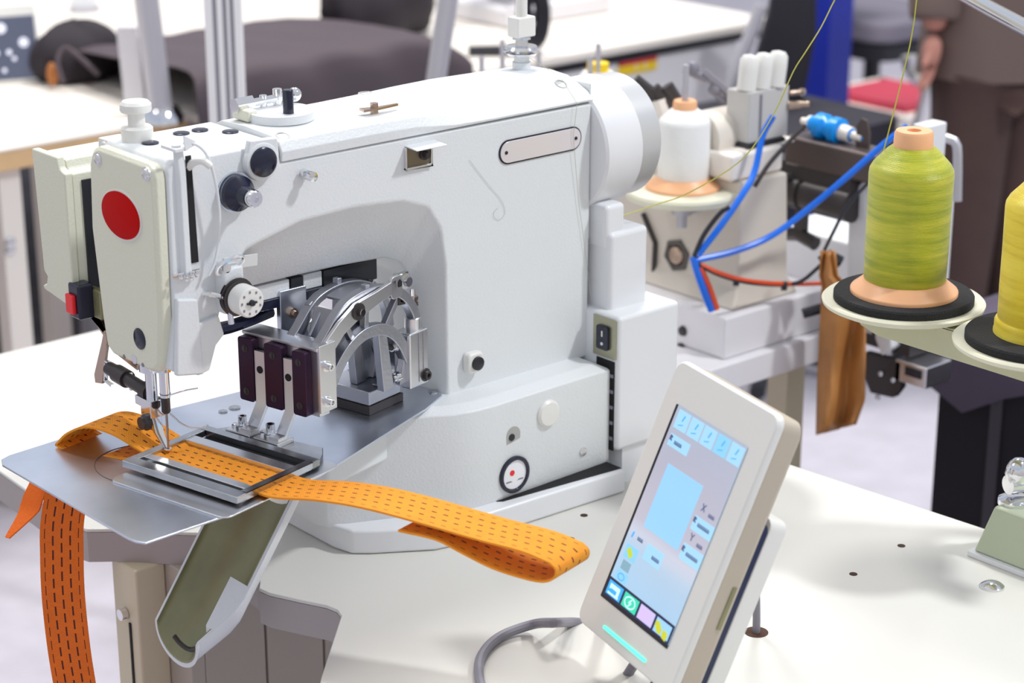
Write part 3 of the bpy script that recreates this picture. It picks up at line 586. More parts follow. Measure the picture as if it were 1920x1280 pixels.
# casting: two truss sides and crosswise webs
top_rail = [(-.168, .262), (-.150, .276), (-.128, .296), (-.110, .305), (-.080, .3085), (-.048, .304), (-.020, .290), (-.002, .266), (.004, .240)]
low_arch = [(-.150, .212), (-.132, .238), (-.110, .256), (-.085, .264), (-.055, .260), (-.032, .243), (-.016, .218), (-.004, .192)]
b = B(mech)
for l0 in (-.060, -.100):
    b.prism(thick([tuple(p) for p in crom(top_rail, 5)], .0115 if l0 > -.1 else .008), l0, l0 + .012, fl_z)
    b.prism(thick([tuple(p) for p in crom(low_arch, 5)], .0135), l0, l0 + .012, fl_z)
    for q in (((-.128, .302), (-.106, .262)), ((-.080, .318), (-.084, .264)), ((-.165, .262), (-.145, .222)), ((-.020, .299), (-.050, .262)), ((-.120, .300), (-.150, .262))): b.prism(thick(q, .007), l0 + .001, l0 + .009, fl_z)
    b.prism([(-.058, .187), (-.040, .187), (-.046, .225), (-.052, .262), (-.066, .262)], l0, l0 + .010, fl_z)
    b.prism([(-.030, .187), (-.002, .187), (.000, .205), (-.020, .222)], l0, l0 + .010, fl_z)
tr_ = [tuple(p) for p in crom(top_rail, 5)]
b.prism(thick(tr_[15:32], .004), -.085, -.052, fl_z)
b.prism(thick([tuple(p) for p in crom(low_arch, 5)], .004), -.125, -.055, fl_z)
b.prism(thick([(-.128, .300), (-.152, .235)], .004), -.085, -.055, fl_z)
b.prism([(-.150, .274), (-.128, .300), (-.112, .262), (-.132, .238)], -.078, -.074, fl_z)
b.prism([(-.056, .187), (-.014, .187), (-.03, .235), (-.05, .255)], -.100, -.094, fl_z)
cs = b.obj('bridge_casting', 'alu', sm, bevel=.0012, ang=40)
# clamp holder: back plate, dark gibs, two sliding legs
b = B(mech); b.box((-.176, -.148, .196), (-.160, -.040, .272)); b.box((-.176, -.046, .200), (-.150, -.038, .276)); b.box((-.178, -.148, .2695), (-.150, -.040, .2735)); hd = b.obj('clamp_holder', 'alu_light', sm, bevel=.001)
for l0, l1 in ((-.147, -.126), (-.109, -.084), (-.069, -.050)):
    b = B(mech); b.prism(rrect(l0, .1965, l1, .2690, .003, 3), -.186, -.176, lambda u, v, w_: V(w_, u, v)); gb = lab(b.obj('gib_plate', 'blued', hd, bevel=.0008), 'dark purple gib plate')
    for z in (.208, .257):
        b = B(mech); b.lathe((-.186, (l0 + l1) / 2, z), (-1, 0, 0), ((0, .0042), (.0004, .0042), (.0006, .0036)), 16); b.box((-.1872, (l0 + l1) / 2 - .0006, z - .0034), (-.1864, (l0 + l1) / 2 + .0006, z + .0034)); b.obj('gib_screw', 'black_metal', hd)
for z in (.212, .252): hexbolt('cap_screw', mech(V(-.166, -.038, z)), LX, .0042, .008, 'chrome', hd)
for k, (l0, l1) in enumerate(((-.1255, -.1095), (-.0835, -.0695))):
    b = B(mech); prof = [(-.184, .257), (-.1795, .257), (-.1795, .197), (-.197, .172), (-.2105, .172), (-.2105, .1755), (-.199, .1755), (-.184, .1975)]
    b.prism(prof, l0, l1, fl_z); lg = b.obj('clamp_leg', 'chrome' if 0 else 'alu_light', sm, bevel=.0006)
    b = B(mech); b.cyl((-.1838, (l0 + l1) / 2, .236), (-.1846, (l0 + l1) / 2, .236), .0042, n=16); lab(b.obj('leg_hole', 'dark_slot', lg), 'dark hole')
    lc_ = (l0 + l1) / 2 - .007
    b = B(mech); b.box((-.216, lc_ - .018, .1670), (-.190, lc_ + .018, .1722)); b.obj('foot_pad', 'alu_light', lg, bevel=.0012)
    hexbolt('foot_screw', mech(V(-.203, lc_ - .004, .1756)), (0, 0, 1), .0048, .011, 'chrome', lg)
    b = B(mech); b.lathe((-.204, lc_ - .014, .1722), (0, 0, 1), ((0, .004), (.003, .004), (.0035, .003)), 14); b.obj('pad_pin', 'chrome', lg)
# lever
b = B(mech); b.prism(thick([(-.164, .262), (-.135, .284), (-.108, .2965), (-.075, .303), (-.042, .309)], [.019, .017, .019, .015, .015]), -.047, -.042, fl_z); b.prism(rrect(-.052, .294, -.032, .320, .006), -.047, -.042, fl_z); lv = b.obj('lever', 'alu_light', sm, bevel=.0008)
b = B(mech); b.lathe((-.108, -.042, .2965), (0, 1, 0), ((0, .0098), (.0022, .0095), (.0024, .0048), (.006, .0045), (.0065, .003)), 24); lab(b.obj('pivot_bolt', 'black_metal', lv), 'dark pivot bolt with bright centre')
b = B(mech); b.cyl((-.108, -.0355, .2965), (-.108, -.0345, .2965), .004, n=16); b.obj('pivot_head', 'chrome', lv)
b = B(mech); b.prism([(-.040, .3065), (-.034, .3065), (-.034, .312), (-.037, .315), (-.040, .312)], -.0415, -.0412, fl_z); lab(b.obj('lever_slot', 'dark_slot', lv), 'slot')
b = B(mech); b.lathe((-.024, -.048, .309), (0, 1, 0), ((-.012, .006), (0, .006), (0, .009), (.004, .009), (.005, .006), (.009, .0055)), 20); b.box((-.034, -.052, .300), (-.016, -.047, .318)); lab(b.obj('roller', 'frame_steel', lv), 'steel roller')
b = B(mech); b.prism([(-.030, .302), (-.026, .302), (-.026, .284), (.002, .280), (.002, .277), (-.030, .281)], -.058, -.050, fl_z); b.obj('link_bracket', 'black_metal', lv, bevel=.0006)
# pneumatic cylinder
b = B(mech); b.box((-.019, -.068, .1795), (.014, -.044, .245)); cy = b.obj('air_cylinder', 'alu_light', sm, bevel=.002)
b = B(mech); b.lathe((.001, -.056, .245), (0, 0, 1), ((0, .0095), (.013, .0095), (.014, .0085)), 22); b.obj('cylinder_collar', 'alu_light', cy)
b = B(mech); b.cyl((.001, -.056, .259), (.001, -.056, .292), .0035, n=14); b.obj('piston_rod', 'chrome', cy)
b = B(mech); b.lathe((.001, -.056, .272), (0, 0, 1), ((0, .005), (0, .0068), (.005, .0068), (.005, .0045), (.007, .0068), (.011, .0068), (.011, .0035), (.017, .0035)), 6); lab(b.obj('rod_nut', 'brass', cy), 'brass coloured nuts')
b = B(mech); b.box((-.004, -.0442, .185), (-.003, -.0436, .243)); b.box((.004, -.0442, .185), (.005, -.0436, .243)); lab(b.obj('groove_line', 'cable', cy), 'dark grooves')
hexbolt('cylinder_screw', mech(V(.008, -.044, .190)), LX, .0052, .005, 'black_metal', cy)
for z in (.232, .195):
    b = B(mech); b.lathe((-.019, -.056, z), (-1, 0, 0), ((0, .0052), (.006, .0052), (.006, .0062), (.013, .0062), (.014, .0045), (.018, .0045)), 14); fit = b.obj('air_fitting', 'chrome', cy)
b = B(mech); b.tube([(-.036, -.056, .232), (-.044, -.056, .236), (-.052, -.060, .250), (-.068, -.072, .268), (-.075, -.09, .272)], .0032, 8, 2); lab(b.obj('air_hose', 'rubber', cy), 'black air hose')
# parts hanging under the arm
p0, p1 = onY(470, 575, .075), onY(615, 540, .075)
b = B(); b.box((p0.x, .091, .294), (p1.x + .05, .116, .305)); lab(b.obj('under_rail', 'navy', sm, bevel=.001), 'black rail below the arm')
b = B(); b.box((-.24, .093, .305), (-.15, .14, .3225)); b.box((-.13, .095, .305), (-.105, .13, .3225)); ub = b.obj('under_bracket', 'paint', sm, bevel=.001)
b = B(); b.cyl((-.195, .0935, .314), (-.195, .0925, .314), .003, n=12); b.obj('screw_hole', 'dark_slot', ub)
b = B(); b.box((-.148, .0925, .303), (-.132, .13, .3225)); b.box((-.104, .0935, .298), (-.03, .15, .3225)); lab(b.obj('under_motor', 'black', sm, bevel=.001), 'black motor under the arm')
p = onY(425, 598, .10); 
b = B(); b.tube([V(-.262, .095, .288), V(-.235, .10, .282), V(-.20, .105, .282), V(-.165, .11, .285)], .0075, 10, 1); lab(b.obj('under_hose', 'navy', sm), 'thick black hose below the arm')
b = B(); b.box((-.165, .090, .250), (-.130, .098, .312)); ubk = b.obj('hanging_plate', 'steel', sm, bevel=.001)
b = B(); b.lathe((-.150, .090, .285), (0, -1, 0), ((0, .006), (.004, .006), (.004, .004), (.008, .0035)), 14); b.obj('plate_bolt', 'brass', ubk)
p = onY(683, 522, .10); b = B(); b.lathe((p.x, .120, p.z), (0, -1, 0), ((0, .013), (.004, .013), (.006, .014), (.020, .014), (.022, .012)), 10); b.box((p.x - .018, .11, p.z - .012), (p.x - .008, .12, p.z + .018)); lab(b.obj('knob', 'black', sm), 'black knob below the arm')
# --- clamp frame
b = B(mech); b.prism(rrect(-.372, -.158, -.200, .008, .01), .1601, .1618); b.obj('lower_feed_plate', 'alu_light', sm, bevel=.0005)
def pic_frame(b, f0, l0, f1, l1, wf0, wf1, wl, z0, z1):
    b.box((f0, l0, z0), (f0 + wf0, l1, z1)); b.box((f1 - wf1, l0, z0), (f1, l1, z1)); b.box((f0 + wf0, l0, z0), (f1 - wf1, l0 + wl, z1)); b.box((f0 + wf0, l1 - wl, z0), (f1 - wf1, l1, z1))
b = B(mech)
pic_frame(b, -.345, -.166, -.220, -.002, .014, .012, .010, .1650, .1725)
b.prism([(-.220, -.166), (-.196, -.150), (-.184, -.030), (-.200, -.016), (-.220, -.004)], .1640, .1672)
cf = lab(b.obj('clamp_frame', 'frame_steel', sm, bevel=.001), 'rectangular steel work clamp frame')
b = B(mech); b.box((-.246, -.154, .1632), (-.232, -.014, .1655)); b.box((-.330, -.150, .1632), (-.326, -.02, .1655)); lab(b.obj('dark_slot', 'dark_slot', cf), 'dark slot')
b = B(mech)
for f0, f1 in ((-.262, -.247), (-.322, -.312)): b.box((f0, -.158, .1655), (f1, -.012, .1712))
b.box((-.3105, -.152, .1655), (-.3085, -.02, .1700)); lab(b.obj('inner_bar', 'alu_light', cf, bevel=.0006), 'bright inner bars')
b = B(mech); b.box((-.230, -.150, .1705), (-.222, -.020, .1716)); b.obj('rim_strip', 'steel', cf)

# ================================================================== WEBBING
def clampp(f, l, z): return mech(V(f, l, z))
wv = lambda t: V(FX.x, FX.y, 0)
fc = -.2855
path = [clampp(fc, -.150, .1650)]
for l, z in ((-.10, .1650), (-.05, .1650), (-.01, .1655), (.02, .1665)): path.append(clampp(fc, l, z))
E0 = path[-1]; E1 = onZ(1062, 1052, .140)
for t, dz in ((.15, .003), (.3, .004), (.45, .001), (.6, -.004), (.75, -.009), (.9, -.013), (1.0, -.020)):
    p = E0.lerp(V(E1.x, E1.y, E0.z), t); p.z = E0.z + dz + .002; path.append(p)
run = crom(path, 5)
endp = run[-1]; back = (E0 - E1); back.z = 0; back.normalize()
fold = [endp + back * -.006 + V(0, 0, -.006), endp + back * -.004 + V(0, 0, -.015), endp + back * .008 + V(0, 0, -.021)]
under = [endp + back * d + V(0, 0, z) for d, z in ((.03, -.0205), (.06, -.016), (.09, -.0065), (.12, .0035), (.16, .0058))]
right_strip = run + crom([run[-1]] + fold + under, 4)[1:]
# left end: arch that rises off the plate and folds back under itself
L0 = clampp(fc, -.150, .1650)
am = onZ(143, 822, .1615)
arch = [L0, clampp(fc - .003, -.172, .1735), L0.lerp(V(am.x, am.y, .16), .42) + V(0, 0, .024), L0.lerp(V(am.x, am.y, .16), .68) + V(0, 0, .028), L0.lerp(V(am.x, am.y, .16), .88) + V(0, 0, .018), V(am.x, am.y, .1645)]
arch = crom(arch, 6)
retn = [V(am.x, am.y, .1622), L0.lerp(V(am.x, am.y, .16), .85) + V(0, 0, -.0034), L0.lerp(V(am.x, am.y, .16), .5) + V(0, 0, -.0034), L0.lerp(V(am.x, am.y, .16), .22) + V(0, 0, -.0032)]
left_strip = arch + crom([arch[-1]] + retn, 4)[1:]
full = left_strip[::-1] + right_strip[1:]
def wfun(path_):
    n_ = len(path_) - 1
    def g(t):
        i = min(n_, int(round(t * n_))); a = path_[max(0, i - 2)]; c = path_[min(n_, i + 2)]
        return V(FX.x, FX.y, 0)
    return g
b = B(); b.strip(full, wfun(full), lambda t: .056, .0022); tag(b.obj('webbing_strap', 'web', None, sub=0), 'bright orange stitched strap folded through the clamp frame', 'strap')
p0, p1 = onY(118, 925, .16), onY(150, 1290, .16)
hp = [V(-.345, .165, .151), V(-.375, .163, .153), onY(118, 945, .16) , onY(116, 1030, .16), onY(120, 1150, .16), onY(134, 1250, .16), onY(150, 1340, .16), onY(165, 1460, .165)]
hp = [V(-.33, .16, .1553), V(-.36, .16, .155), V(-.388, .16, .150)] + [onY(118, 968, .16), onY(116, 1040, .16), onY(119, 1120, .16), onY(130, 1220, .16), onY(146, 1320, .16), onY(165, 1460, .165)]
hp = crom(hp, 6)
wd = (V(math.cos(math.radians(-38)), math.sin(math.radians(-38)), 0))
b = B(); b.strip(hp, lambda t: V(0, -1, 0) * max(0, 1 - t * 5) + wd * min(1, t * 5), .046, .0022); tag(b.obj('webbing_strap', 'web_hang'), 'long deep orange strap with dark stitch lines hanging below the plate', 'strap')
tp = crom([V(-.36, .190, .1555), V(-.392, .192, .150), onY(66, 925, .195), onY(52, 960, .195), onY(14, 1008, .195)], 5)
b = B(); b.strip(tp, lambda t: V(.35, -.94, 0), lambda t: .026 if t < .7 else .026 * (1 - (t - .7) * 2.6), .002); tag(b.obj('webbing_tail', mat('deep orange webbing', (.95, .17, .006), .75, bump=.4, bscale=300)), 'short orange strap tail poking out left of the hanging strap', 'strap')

# ================================================================== CONTROL PANEL
yaw, tilt = .4676, .4102
aw = RT * -math.sin(yaw) + FH * math.cos(yaw); PW = -aw; PN = RT * -math.cos(yaw) - FH * math.sin(yaw)
PU = V(0, 0, 1) * math.cos(tilt) - PN * math.sin(tilt); PN = PW.cross(PU)
if PN.z < 0: PN = -PN
PK = 1.235
PO = CAM + (V(-.3165, -.6575, .3358) - CAM) * PK
SW, SH = .10 * PK / 2, .1637 * PK / 2
def pan(p): return PO + PW * p.x + PU * p.y + PN * p.z
def fr_p(u, v, w_): return V(u, v, w_)
cp = thing('control_panel', (PO.x, PO.y, 0), 'cream touch screen control panel leaning on its stand at front right of the machine', 'control panel')
k = PK
hx0, hx1, hy0, hy1 = -.0745 * k, .0725 * k, -.115 * k, .1150 * k
fr_ = rrect(hx0, hy0, hx1, hy1, .010 * k)
bk = rrect(hx0 + .004, hy0 + .004, hx1 - .001, hy1 - .002, .010 * k)
b = B(pan); b.loft([[V(x, y, -.0085) for x, y in fr_], [V(x, y, -.004) for x, y in fr_], [V(x * .985, y * .988, .0) for x, y in fr_]]); hs = b.obj('bezel', 'plastic', cp, bevel=.0015, ang=25)
b = B(pan); b.loft([[V(x * .97, y * .975, -.034) for x, y in bk], [V(x, y, -.030) for x, y in bk], [V(x, y, -.0086) for x, y in bk]]); lab(b.obj('rear_shell', mat('shade darkened plastic', (.52, .45, .36), .4), cp, bevel=.0015, ang=25), 'rear shell coloured darker for its shaded side')  # dimness of the panel side is put into this shell colour
b = B(pan); b.prism(rrect(-SW - .0045, -SH - .004, SW, SH, .001), -.001, .0005); lab(b.obj('screen_border', 'black', hs), 'black screen border')
def emat(name, c, s=.62): return mat(name, tuple(x * .15 for x in c), .15, emit=c, estr=s, spec=.4)
# lcd background: cool grey with a pale blue lower part
sm_ = bpy.data.materials.new('lit lcd'); sm_.use_nodes = True; n = sm_.node_tree.nodes; l = sm_.node_tree.links; bb = n['Principled BSDF']
t = n.new('ShaderNodeTexCoord'); sp = n.new('ShaderNodeSeparateXYZ'); l.new(t.outputs['UV'], sp.inputs[0]); r = n.new('ShaderNodeValToRGB'); l.new(sp.outputs[1], r.inputs[0])
el = r.color_ramp.elements; el[0].position = 0; el[0].color = (.36, .60, .84, 1); el[1].position = 1; el[1].color = (.42, .46, .58, 1)
for q, c in ((.28, (.45, .62, .80)), (.36, (.58, .62, .74)), (.42, (.52, .50, .60)), (.7, (.46, .46, .56))): x = el.new(q); x.color = (*c, 1)
bb.inputs['Base Color'].default_value = (.05, .05, .06, 1); bb.inputs['Roughness'].default_value = .12
l.new(r.outputs[0], bb.inputs['Emission Color']); bb.inputs['Emission Strength'].default_value = .88
b = B(pan); b.uv = b.bm.loops.layers.uv.new('UVMap'); vs = [b.v(q) for q in ((-SW, -SH, .001), (SW, -SH, .001), (SW, SH, .001), (-SW, SH, .001))]; f = b.face(vs)
for lp, c in zip(f.loops, ((0, 0), (1, 0), (1, 1), (0, 1))): lp[b.uv].uv = c
vb = [b.v(q) for q in ((-SW, -SH, .0004), (SW, -SH, .0004), (SW, SH, .0004), (-SW, SH, .0004))]
for i in range(4): b.face([vs[i], vs[(i + 1) % 4], vb[(i + 1) % 4], vb[i]])
b.face(vb[::-1])
scr = lab(b.obj('screen', sm_, cp), 'lit colour touch screen')
Z1 = .0013
def su(x): return (x * 2 - 1) * SW          # 0..1 across, 0..1 down
def sv(y): return (1 - y * 2) * SH
def tile(name, x0, y0, x1, y1, m, label=None, z=Z1):
    b = B(pan); b.box((su(x0), sv(y1), .001), (su(x1), sv(y0), z)); o = b.obj(name, m, scr)
    return lab(o, label) if label else o
sky, lite, navyl = emat('lit pale blue', (.30, .68, .95), .8), emat('lit light blue', (.40, .72, .98), .82), mat('dark lcd', (.01, .01, .03), .15, emit=(.01, .012, .05), estr=1)
ink, inkb = mat('lcd ink', (.05, .06, .12), .2, emit=(.05, .07, .16), estr=1), mat('lcd blue ink', (.03, .15, .5), .2, emit=(.06, .30, .75), estr=1)
for i in range(5): tile('icon_tile', .04 + .193 * i, .012, .215 + .193 * i, .105, lite if i != 3 else sky, 'light blue icon tile')
tile('field', .05, .135, .34, .195, lite); tile('pattern_area', .16, .27, .68, .60, emat('lit pattern blue', (.34, .66, .98), .82), 'pale blue pattern view')
tile('field', .72, .405, 1.0, .475, lite); tile('field', .72, .545, 1.0, .625, lite); tile('field', .30, .655, .55, .735, lite)
tile('icon_tile', .055, .715, .225, .785, sky); tile('icon_tile', .06, .845, .25, .905, sky, 'round arrow tile') if 0 else None
tile('icon_tile', .06, .850, .22, .902, sky, 'tile with a round arrow'); tile('icon_tile', .08, .795, .20, .842, emat('lit teal grey', (.28, .50, .62), .7))
tile('bottom_bar', .0, .905, 1.0, 1.0, navyl, 'dark bar behind the four large icons')
cs4 = [emat('lit azure', (.05, .42, .95), .9), emat('lit green', (.05, .72, .45), .85), emat('lit lilac', (.62, .58, .92), .85), emat('lit sky', (.35, .66, .95), .85)]
for i in range(4): tile('menu_tile', .02 + .247 * i, .918, .235 + .247 * i, .988, cs4[i], ['azure machine icon tile', 'green power icon tile', 'lilac hatch icon tile', 'blue tile with yellow marks'][i], .0016)
def seg(b, x0, y0, x1, y1, w_=.0006, z=.0019):
    a = V(su(x0), sv(y0), 0); c = V(su(x1), sv(y1), 0); d = (c - a).normalized(); n_ = V(-d.y, d.x, 0) * w_
    vs = [b.v(V(q.x, q.y, z)) for q in (a + n_, c + n_, c - n_, a - n_)]; vt = [b.v(V(q.x, q.y, z - .0003)) for q in (a + n_, c + n_, c - n_, a - n_)]
    b.face(vs); b.face(vt[::-1])
    for i in range(4): b.face([vs[i], vs[(i + 1) % 4], vt[(i + 1) % 4], vt[i]])
for dx, dy, ch in ((.79, .355, 'X'), (.79, .505, 'Y'), (.745, .425, 'R'), (.745, .572, 'R'), (.08, .155, 'R')):
    b = B(pan); h, w2 = (.018, .022) if ch in 'XY' else (.012, .014)
    if ch == 'X': seg(b, dx - w2, dy - h, dx + w2, dy + h); seg(b, dx + w2, dy - h, dx - w2, dy + h)
    if ch == 'Y': seg(b, dx - w2, dy - h, dx, dy); seg(b, dx + w2, dy - h, dx, dy); seg(b, dx, dy, dx, dy + h)
    if ch == 'R': seg(b, dx - w2, dy - h, dx - w2, dy + h, .0008); seg(b, dx - w2, dy - h, dx + w2, dy - h * .5, .0008); seg(b, dx + w2, dy - h * .5, dx - w2, dy, .0008); seg(b, dx - w2, dy, dx + w2, dy + h, .0008)
    b.obj('letter', ink, scr)
for x, y, n_ in ((.88, .37, 3), (.88, .52, 3), (.80, .437, 6), (.80, .585, 6), (.42, .70, 4), (.16, .665, 3), (.14, .165, 4)):
    b = B(pan)
    seg(b, x, y + .008, x + .028 * n_ - .008, y + .008, .0004)
    for i in range(n_):
        xx = x + .028 * i
        seg(b, xx, y - .008, xx, y + .0085, .0005); seg(b, xx + .014, y - .006, xx + .014, y + .0085, .0004)
    lab(b.obj('figures', ink, scr), 'row of small dark figures')
b = B(pan)
for i in range(5): x = .1 + .193 * i; seg(b, x + .05, .03, x + .03, .06, .0008); seg(b, x, .085, x + .06, .075, .0005)
seg(b, .085, .65, .075, .68, .0012)
for a in range(12): seg(b, .14 + .045 * math.cos(a * .52), .876 + .016 * math.sin(a * .52), .14 + .045 * math.cos((a + .8) * .52), .876 + .016 * math.sin((a + .8) * .52), .0005)
lab(b.obj('icon_strokes', inkb, scr), 'blue icon strokes')
b = B(pan); wz = .0022
seg(b, .055, .94, .20, .94, .0022, wz); seg(b, .185, .935, .185, .972, .0022, wz); seg(b, .05, .977, .21, .977, .0010, wz); seg(b, .065, .935, .065, .955, .0012, wz)
for a in range(24): a0 = a * PI / 12; a1 = a0 + PI / 12; cx, cy = .375, .953; seg(b, cx + .075 * math.cos(a0), cy + .0265 * math.sin(a0), cx + .075 * math.cos(a1), cy + .0265 * math.sin(a1), .0007, wz)
seg(b, .39, .935, .36, .955, .0008, wz); seg(b, .36, .953, .395, .953, .0008, wz); seg(b, .395, .951, .365, .972, .0008, wz)
lab(b.obj('icon_glyphs', emat('lit pale cyan', (.62, .88, 1.0), .9), scr), 'pale machine and lightning glyphs')
for qs in (((.80, .945), (.82, .955), (.84, .965)), ((.92, .965), (.93, .975))):
    b = B(pan)
    for x, y in qs: seg(b, x - .03, y, x + .03, y + .006, .0030, wz)
    lab(b.obj('yellow_glyph', emat('lit yellow green', (.65, .68, .05), .8), scr), 'yellow green mark')
b = B(pan); seg(b, .10, .735, .17, .765, .0030, wz); lab(b.obj('yellow_glyph', emat('lit lime', (.6, .72, .05), .8), scr), 'yellow green mark')
b = B(pan)
for i in range(6): seg(b, .525, .93 + .01 * i, .70, .926 + .01 * i, .0003, wz)
lab(b.obj('lilac_lines', emat('lit pink', (.85, .50, .85), .8), scr), 'pink hatch lines')
b = B(pan); b.prism(rrect(-.0345 * k, -.1052 * k, .0315 * k, -.1026 * k, .0012), -.001, .0012); lab(b.obj('light_strip', mat('lit mint strip', (.1, .8, .5), .3, emit=(.12, 1.0, .62), estr=1.0), cp), 'mint green light strip')
# stand behind the panel
b = B(pan); b.prism(rrect(.010 * k, -.165 * k, .0665 * k, .036 * k, .01), -.064, -.044); lab(b.obj('back_plate', 'plastic', cp, bevel=.0015), 'cream back plate')
b = B(pan); b.prism(rrect(.012 * k, -.16 * k, .0655 * k, .030 * k, .008), -.044, -.034); lab(b.obj('back_spacer', mat('navy plastic', (.01, .02, .07), .3), cp), 'dark navy layer between panel and plate')
b = B(pan); b.box((.070 * k, -.055 * k, -.028), (.0726 * k, -.020 * k, -.0235)); lab(b.obj('card_slot', 'chute_in', cp), 'narrow side slot')
q0 = pan(V(.040 * k, -.10 * k, -.052)); b = B(); b.box((q0.x - .045, q0.y - .04, 0), (q0.x + .055, q0.y + .04, .008)); b.box((q0.x - .012, q0.y - .015, .008), (q0.x + .012, q0.y + .015, q0.z)); b.obj('stand_foot', 'plastic', cp, bevel=.002)
# cables
h = HOLE
b = B(); b.tube([V(h.x, h.y, -.03), V(h.x, h.y, .02), V(h.x - .004, h.y + .002, .075), pan(V(.05 * k, .02 * k, -.064))], .0042, 10, 2); tag(b.obj('cable', 'cable'), 'grey cable rising from the round table hole behind the screen panel', 'cable')
cpts = [pan(V(-.02 * k, -.06 * k, -.038)), at(1130, 1166, 1.97), at(1075, 1166, 1.97), onZ(1040, 1167, .030), onZ(1000, 1170, .012), onZ(940, 1192, .006), onZ(905, 1225, .006), onZ(898, 1265, .006), onZ(915, 1310, .006), onZ(980, 1370, .006), onZ(1090, 1400, .006), onZ(1160, 1360, .006), at(1158, 1300, 1.86), pan(V(-.012 * k, -.09 * k, -.040))]
b = B(); b.tube(crom(cpts, 8), .0052, 10); tag(b.obj('cable', 'cable'), 'thick grey cable looping on the table left of the screen panel', 'cable')

# ================================================================== THREAD STAND, CONES
ts_ = thing('thread_stand', (.50, -.47, 0), 'olive painted thread stand on pale green base box at right edge of the table', 'thread stand')
b = B(); b.prism(rrect(.410, -.60, .60, -.412, .004, 2), 0, .006); lab(b.obj('base_plate', 'smooth', ts_, bevel=.001), 'white base plate')
def sq(x0, y0, x1, y1, z): return [V(x0, y0, z), V(x1, y0, z), V(x1, y1, z), V(x0, y1, z)]
b = B(); b.loft([sq(.415, -.595, .595, -.418, .006), sq(.428, -.575, .580, -.432, .062)]); lab(b.obj('base_box', 'mint', ts_, bevel=.003), 'pale green base box')
b = B(); b.cyl((.54, -.47, .06), (.54, -.47, .56), .012, n=18); lab(b.obj('pole', 'chrome', ts_), 'chrome pole')
p = onX(1908, 900, .455)
b = B(); b.lathe((p.x, p.y, .060), (0, 0, 1), ((0, .020), (.006, .020), (.010, .012)), 24); b.cyl((p.x - .012, p.y + .004, .085), (p.x + .03, p.y - .01, .085), .011, n=20); b.ball((p.x, p.y, .098), (.016, .014, .018)); b.cyl((p.x, p.y, .09), (.54, -.47, .10), .008, n=14); lab(b.obj('pole_clamp', 'chrome', ts_), 'chrome clamp joint')
DZ = .255
d1 = onX(1694, 558, .44); d1.z = DZ + .008
b = B()
prof = [(-.60, DZ), (-.26, DZ), (-.235, DZ - .004), (-.228, DZ - .016), (-.236, DZ - .027), (-.262, DZ - .034), (-.60, DZ - .034)]
b.prism(prof, .418, .4205, fr_yz); b.box((.418, -.60, DZ - .0025), (.458, -.245, DZ)); b.box((.45, -.482, DZ - .02), (.55, -.458, DZ - .004)); lab(b.obj('spool_arm', 'olive_paint', ts_, bevel=.0008), 'olive flanged spool arm')
d2 = onX(1952, 606, .435); d2.z = DZ + .008
for c in (d1, d2):
    b = B(); b.lathe((c.x, c.y, DZ), (0, 0, 1), ((0, .03), (.002, .085), (.005, .0915), (.009, .0925), (.011, .0905), (.0095, .084), (.0095, .0001)), 64); dd_ = lab(b.obj('spool_disc', 'disc', ts_), 'ivory spool disc')
    b = B(); b.lathe((c.x, c.y, DZ + .009), (0, 0, 1), ((0, .0795), (.008, .0795), (.010, .078), (.010, .0001)), 64); lab(b.obj('foam_pad', 'foam', dd_), 'black foam pad')
    b = B(); b.cyl((c.x, c.y, DZ), (c.x, c.y, DZ + .10), .004, n=12); b.obj('spool_pin', 'steel', dd_)
def cone(c, label, thr, hgt, rb, rt, fl, group=None, capm='peach'):
    t = thing('thread_cone', c, label, 'thread cone', group)
    b = B(); b.lathe(c, (0, 0, 1), ((0, fl), (.003, fl), (.0045, fl * .985), (.013, rb * 1.06), (.016, rb * 1.02)), 48); o = lab(b.obj('cone_base', capm, t), 'peach plastic foot')
    b = B(); b.lathe(c, (0, 0, 1), ((.014, rb * .97), (.017, rb), (.05, rb * 1.012), (hgt * .5, rb * 1.01), (hgt * .735, rt), (hgt * .765, rt * .985), (hgt * .80, rt * .91), (hgt * .885, rt * .60), (hgt * .905, rt * .50)), 56); b.obj('thread_winding', thr, t)
    b = B(); b.lathe(c, (0, 0, 1), ((hgt * .89, rt * .47), (hgt * .985, rt * .455), (hgt, rt * .42), (hgt, rt * .17), (hgt * .93, rt * .16)), 32); lab(b.obj('cone_cap', capm, t), 'peach plastic cap')
    return t
cone(V(d1.x, d1.y, DZ + .019), 'tall lime green thread cone on the black foam pad', 'lime', .188, .0465, .0475, .061)
cone(V(d2.x, d2.y, DZ + .019), 'yellow thread cone cut off by the right edge of the photo', 'yellow_thread', .188, .0465, .0475, .050, None, 'yellow_thread')
bar0 = V(.54, -.47, .535); e0 = onZ(1700, -70, .535); 
qA = onX(1920, 98, .50); 
bar1 = bar0 + (e0 - bar0)
b = B(); b.cyl(bar0, bar1, .010, n=16); lab(b.obj('guide_bar', 'chrome', ts_), 'slanting bright guide bar')
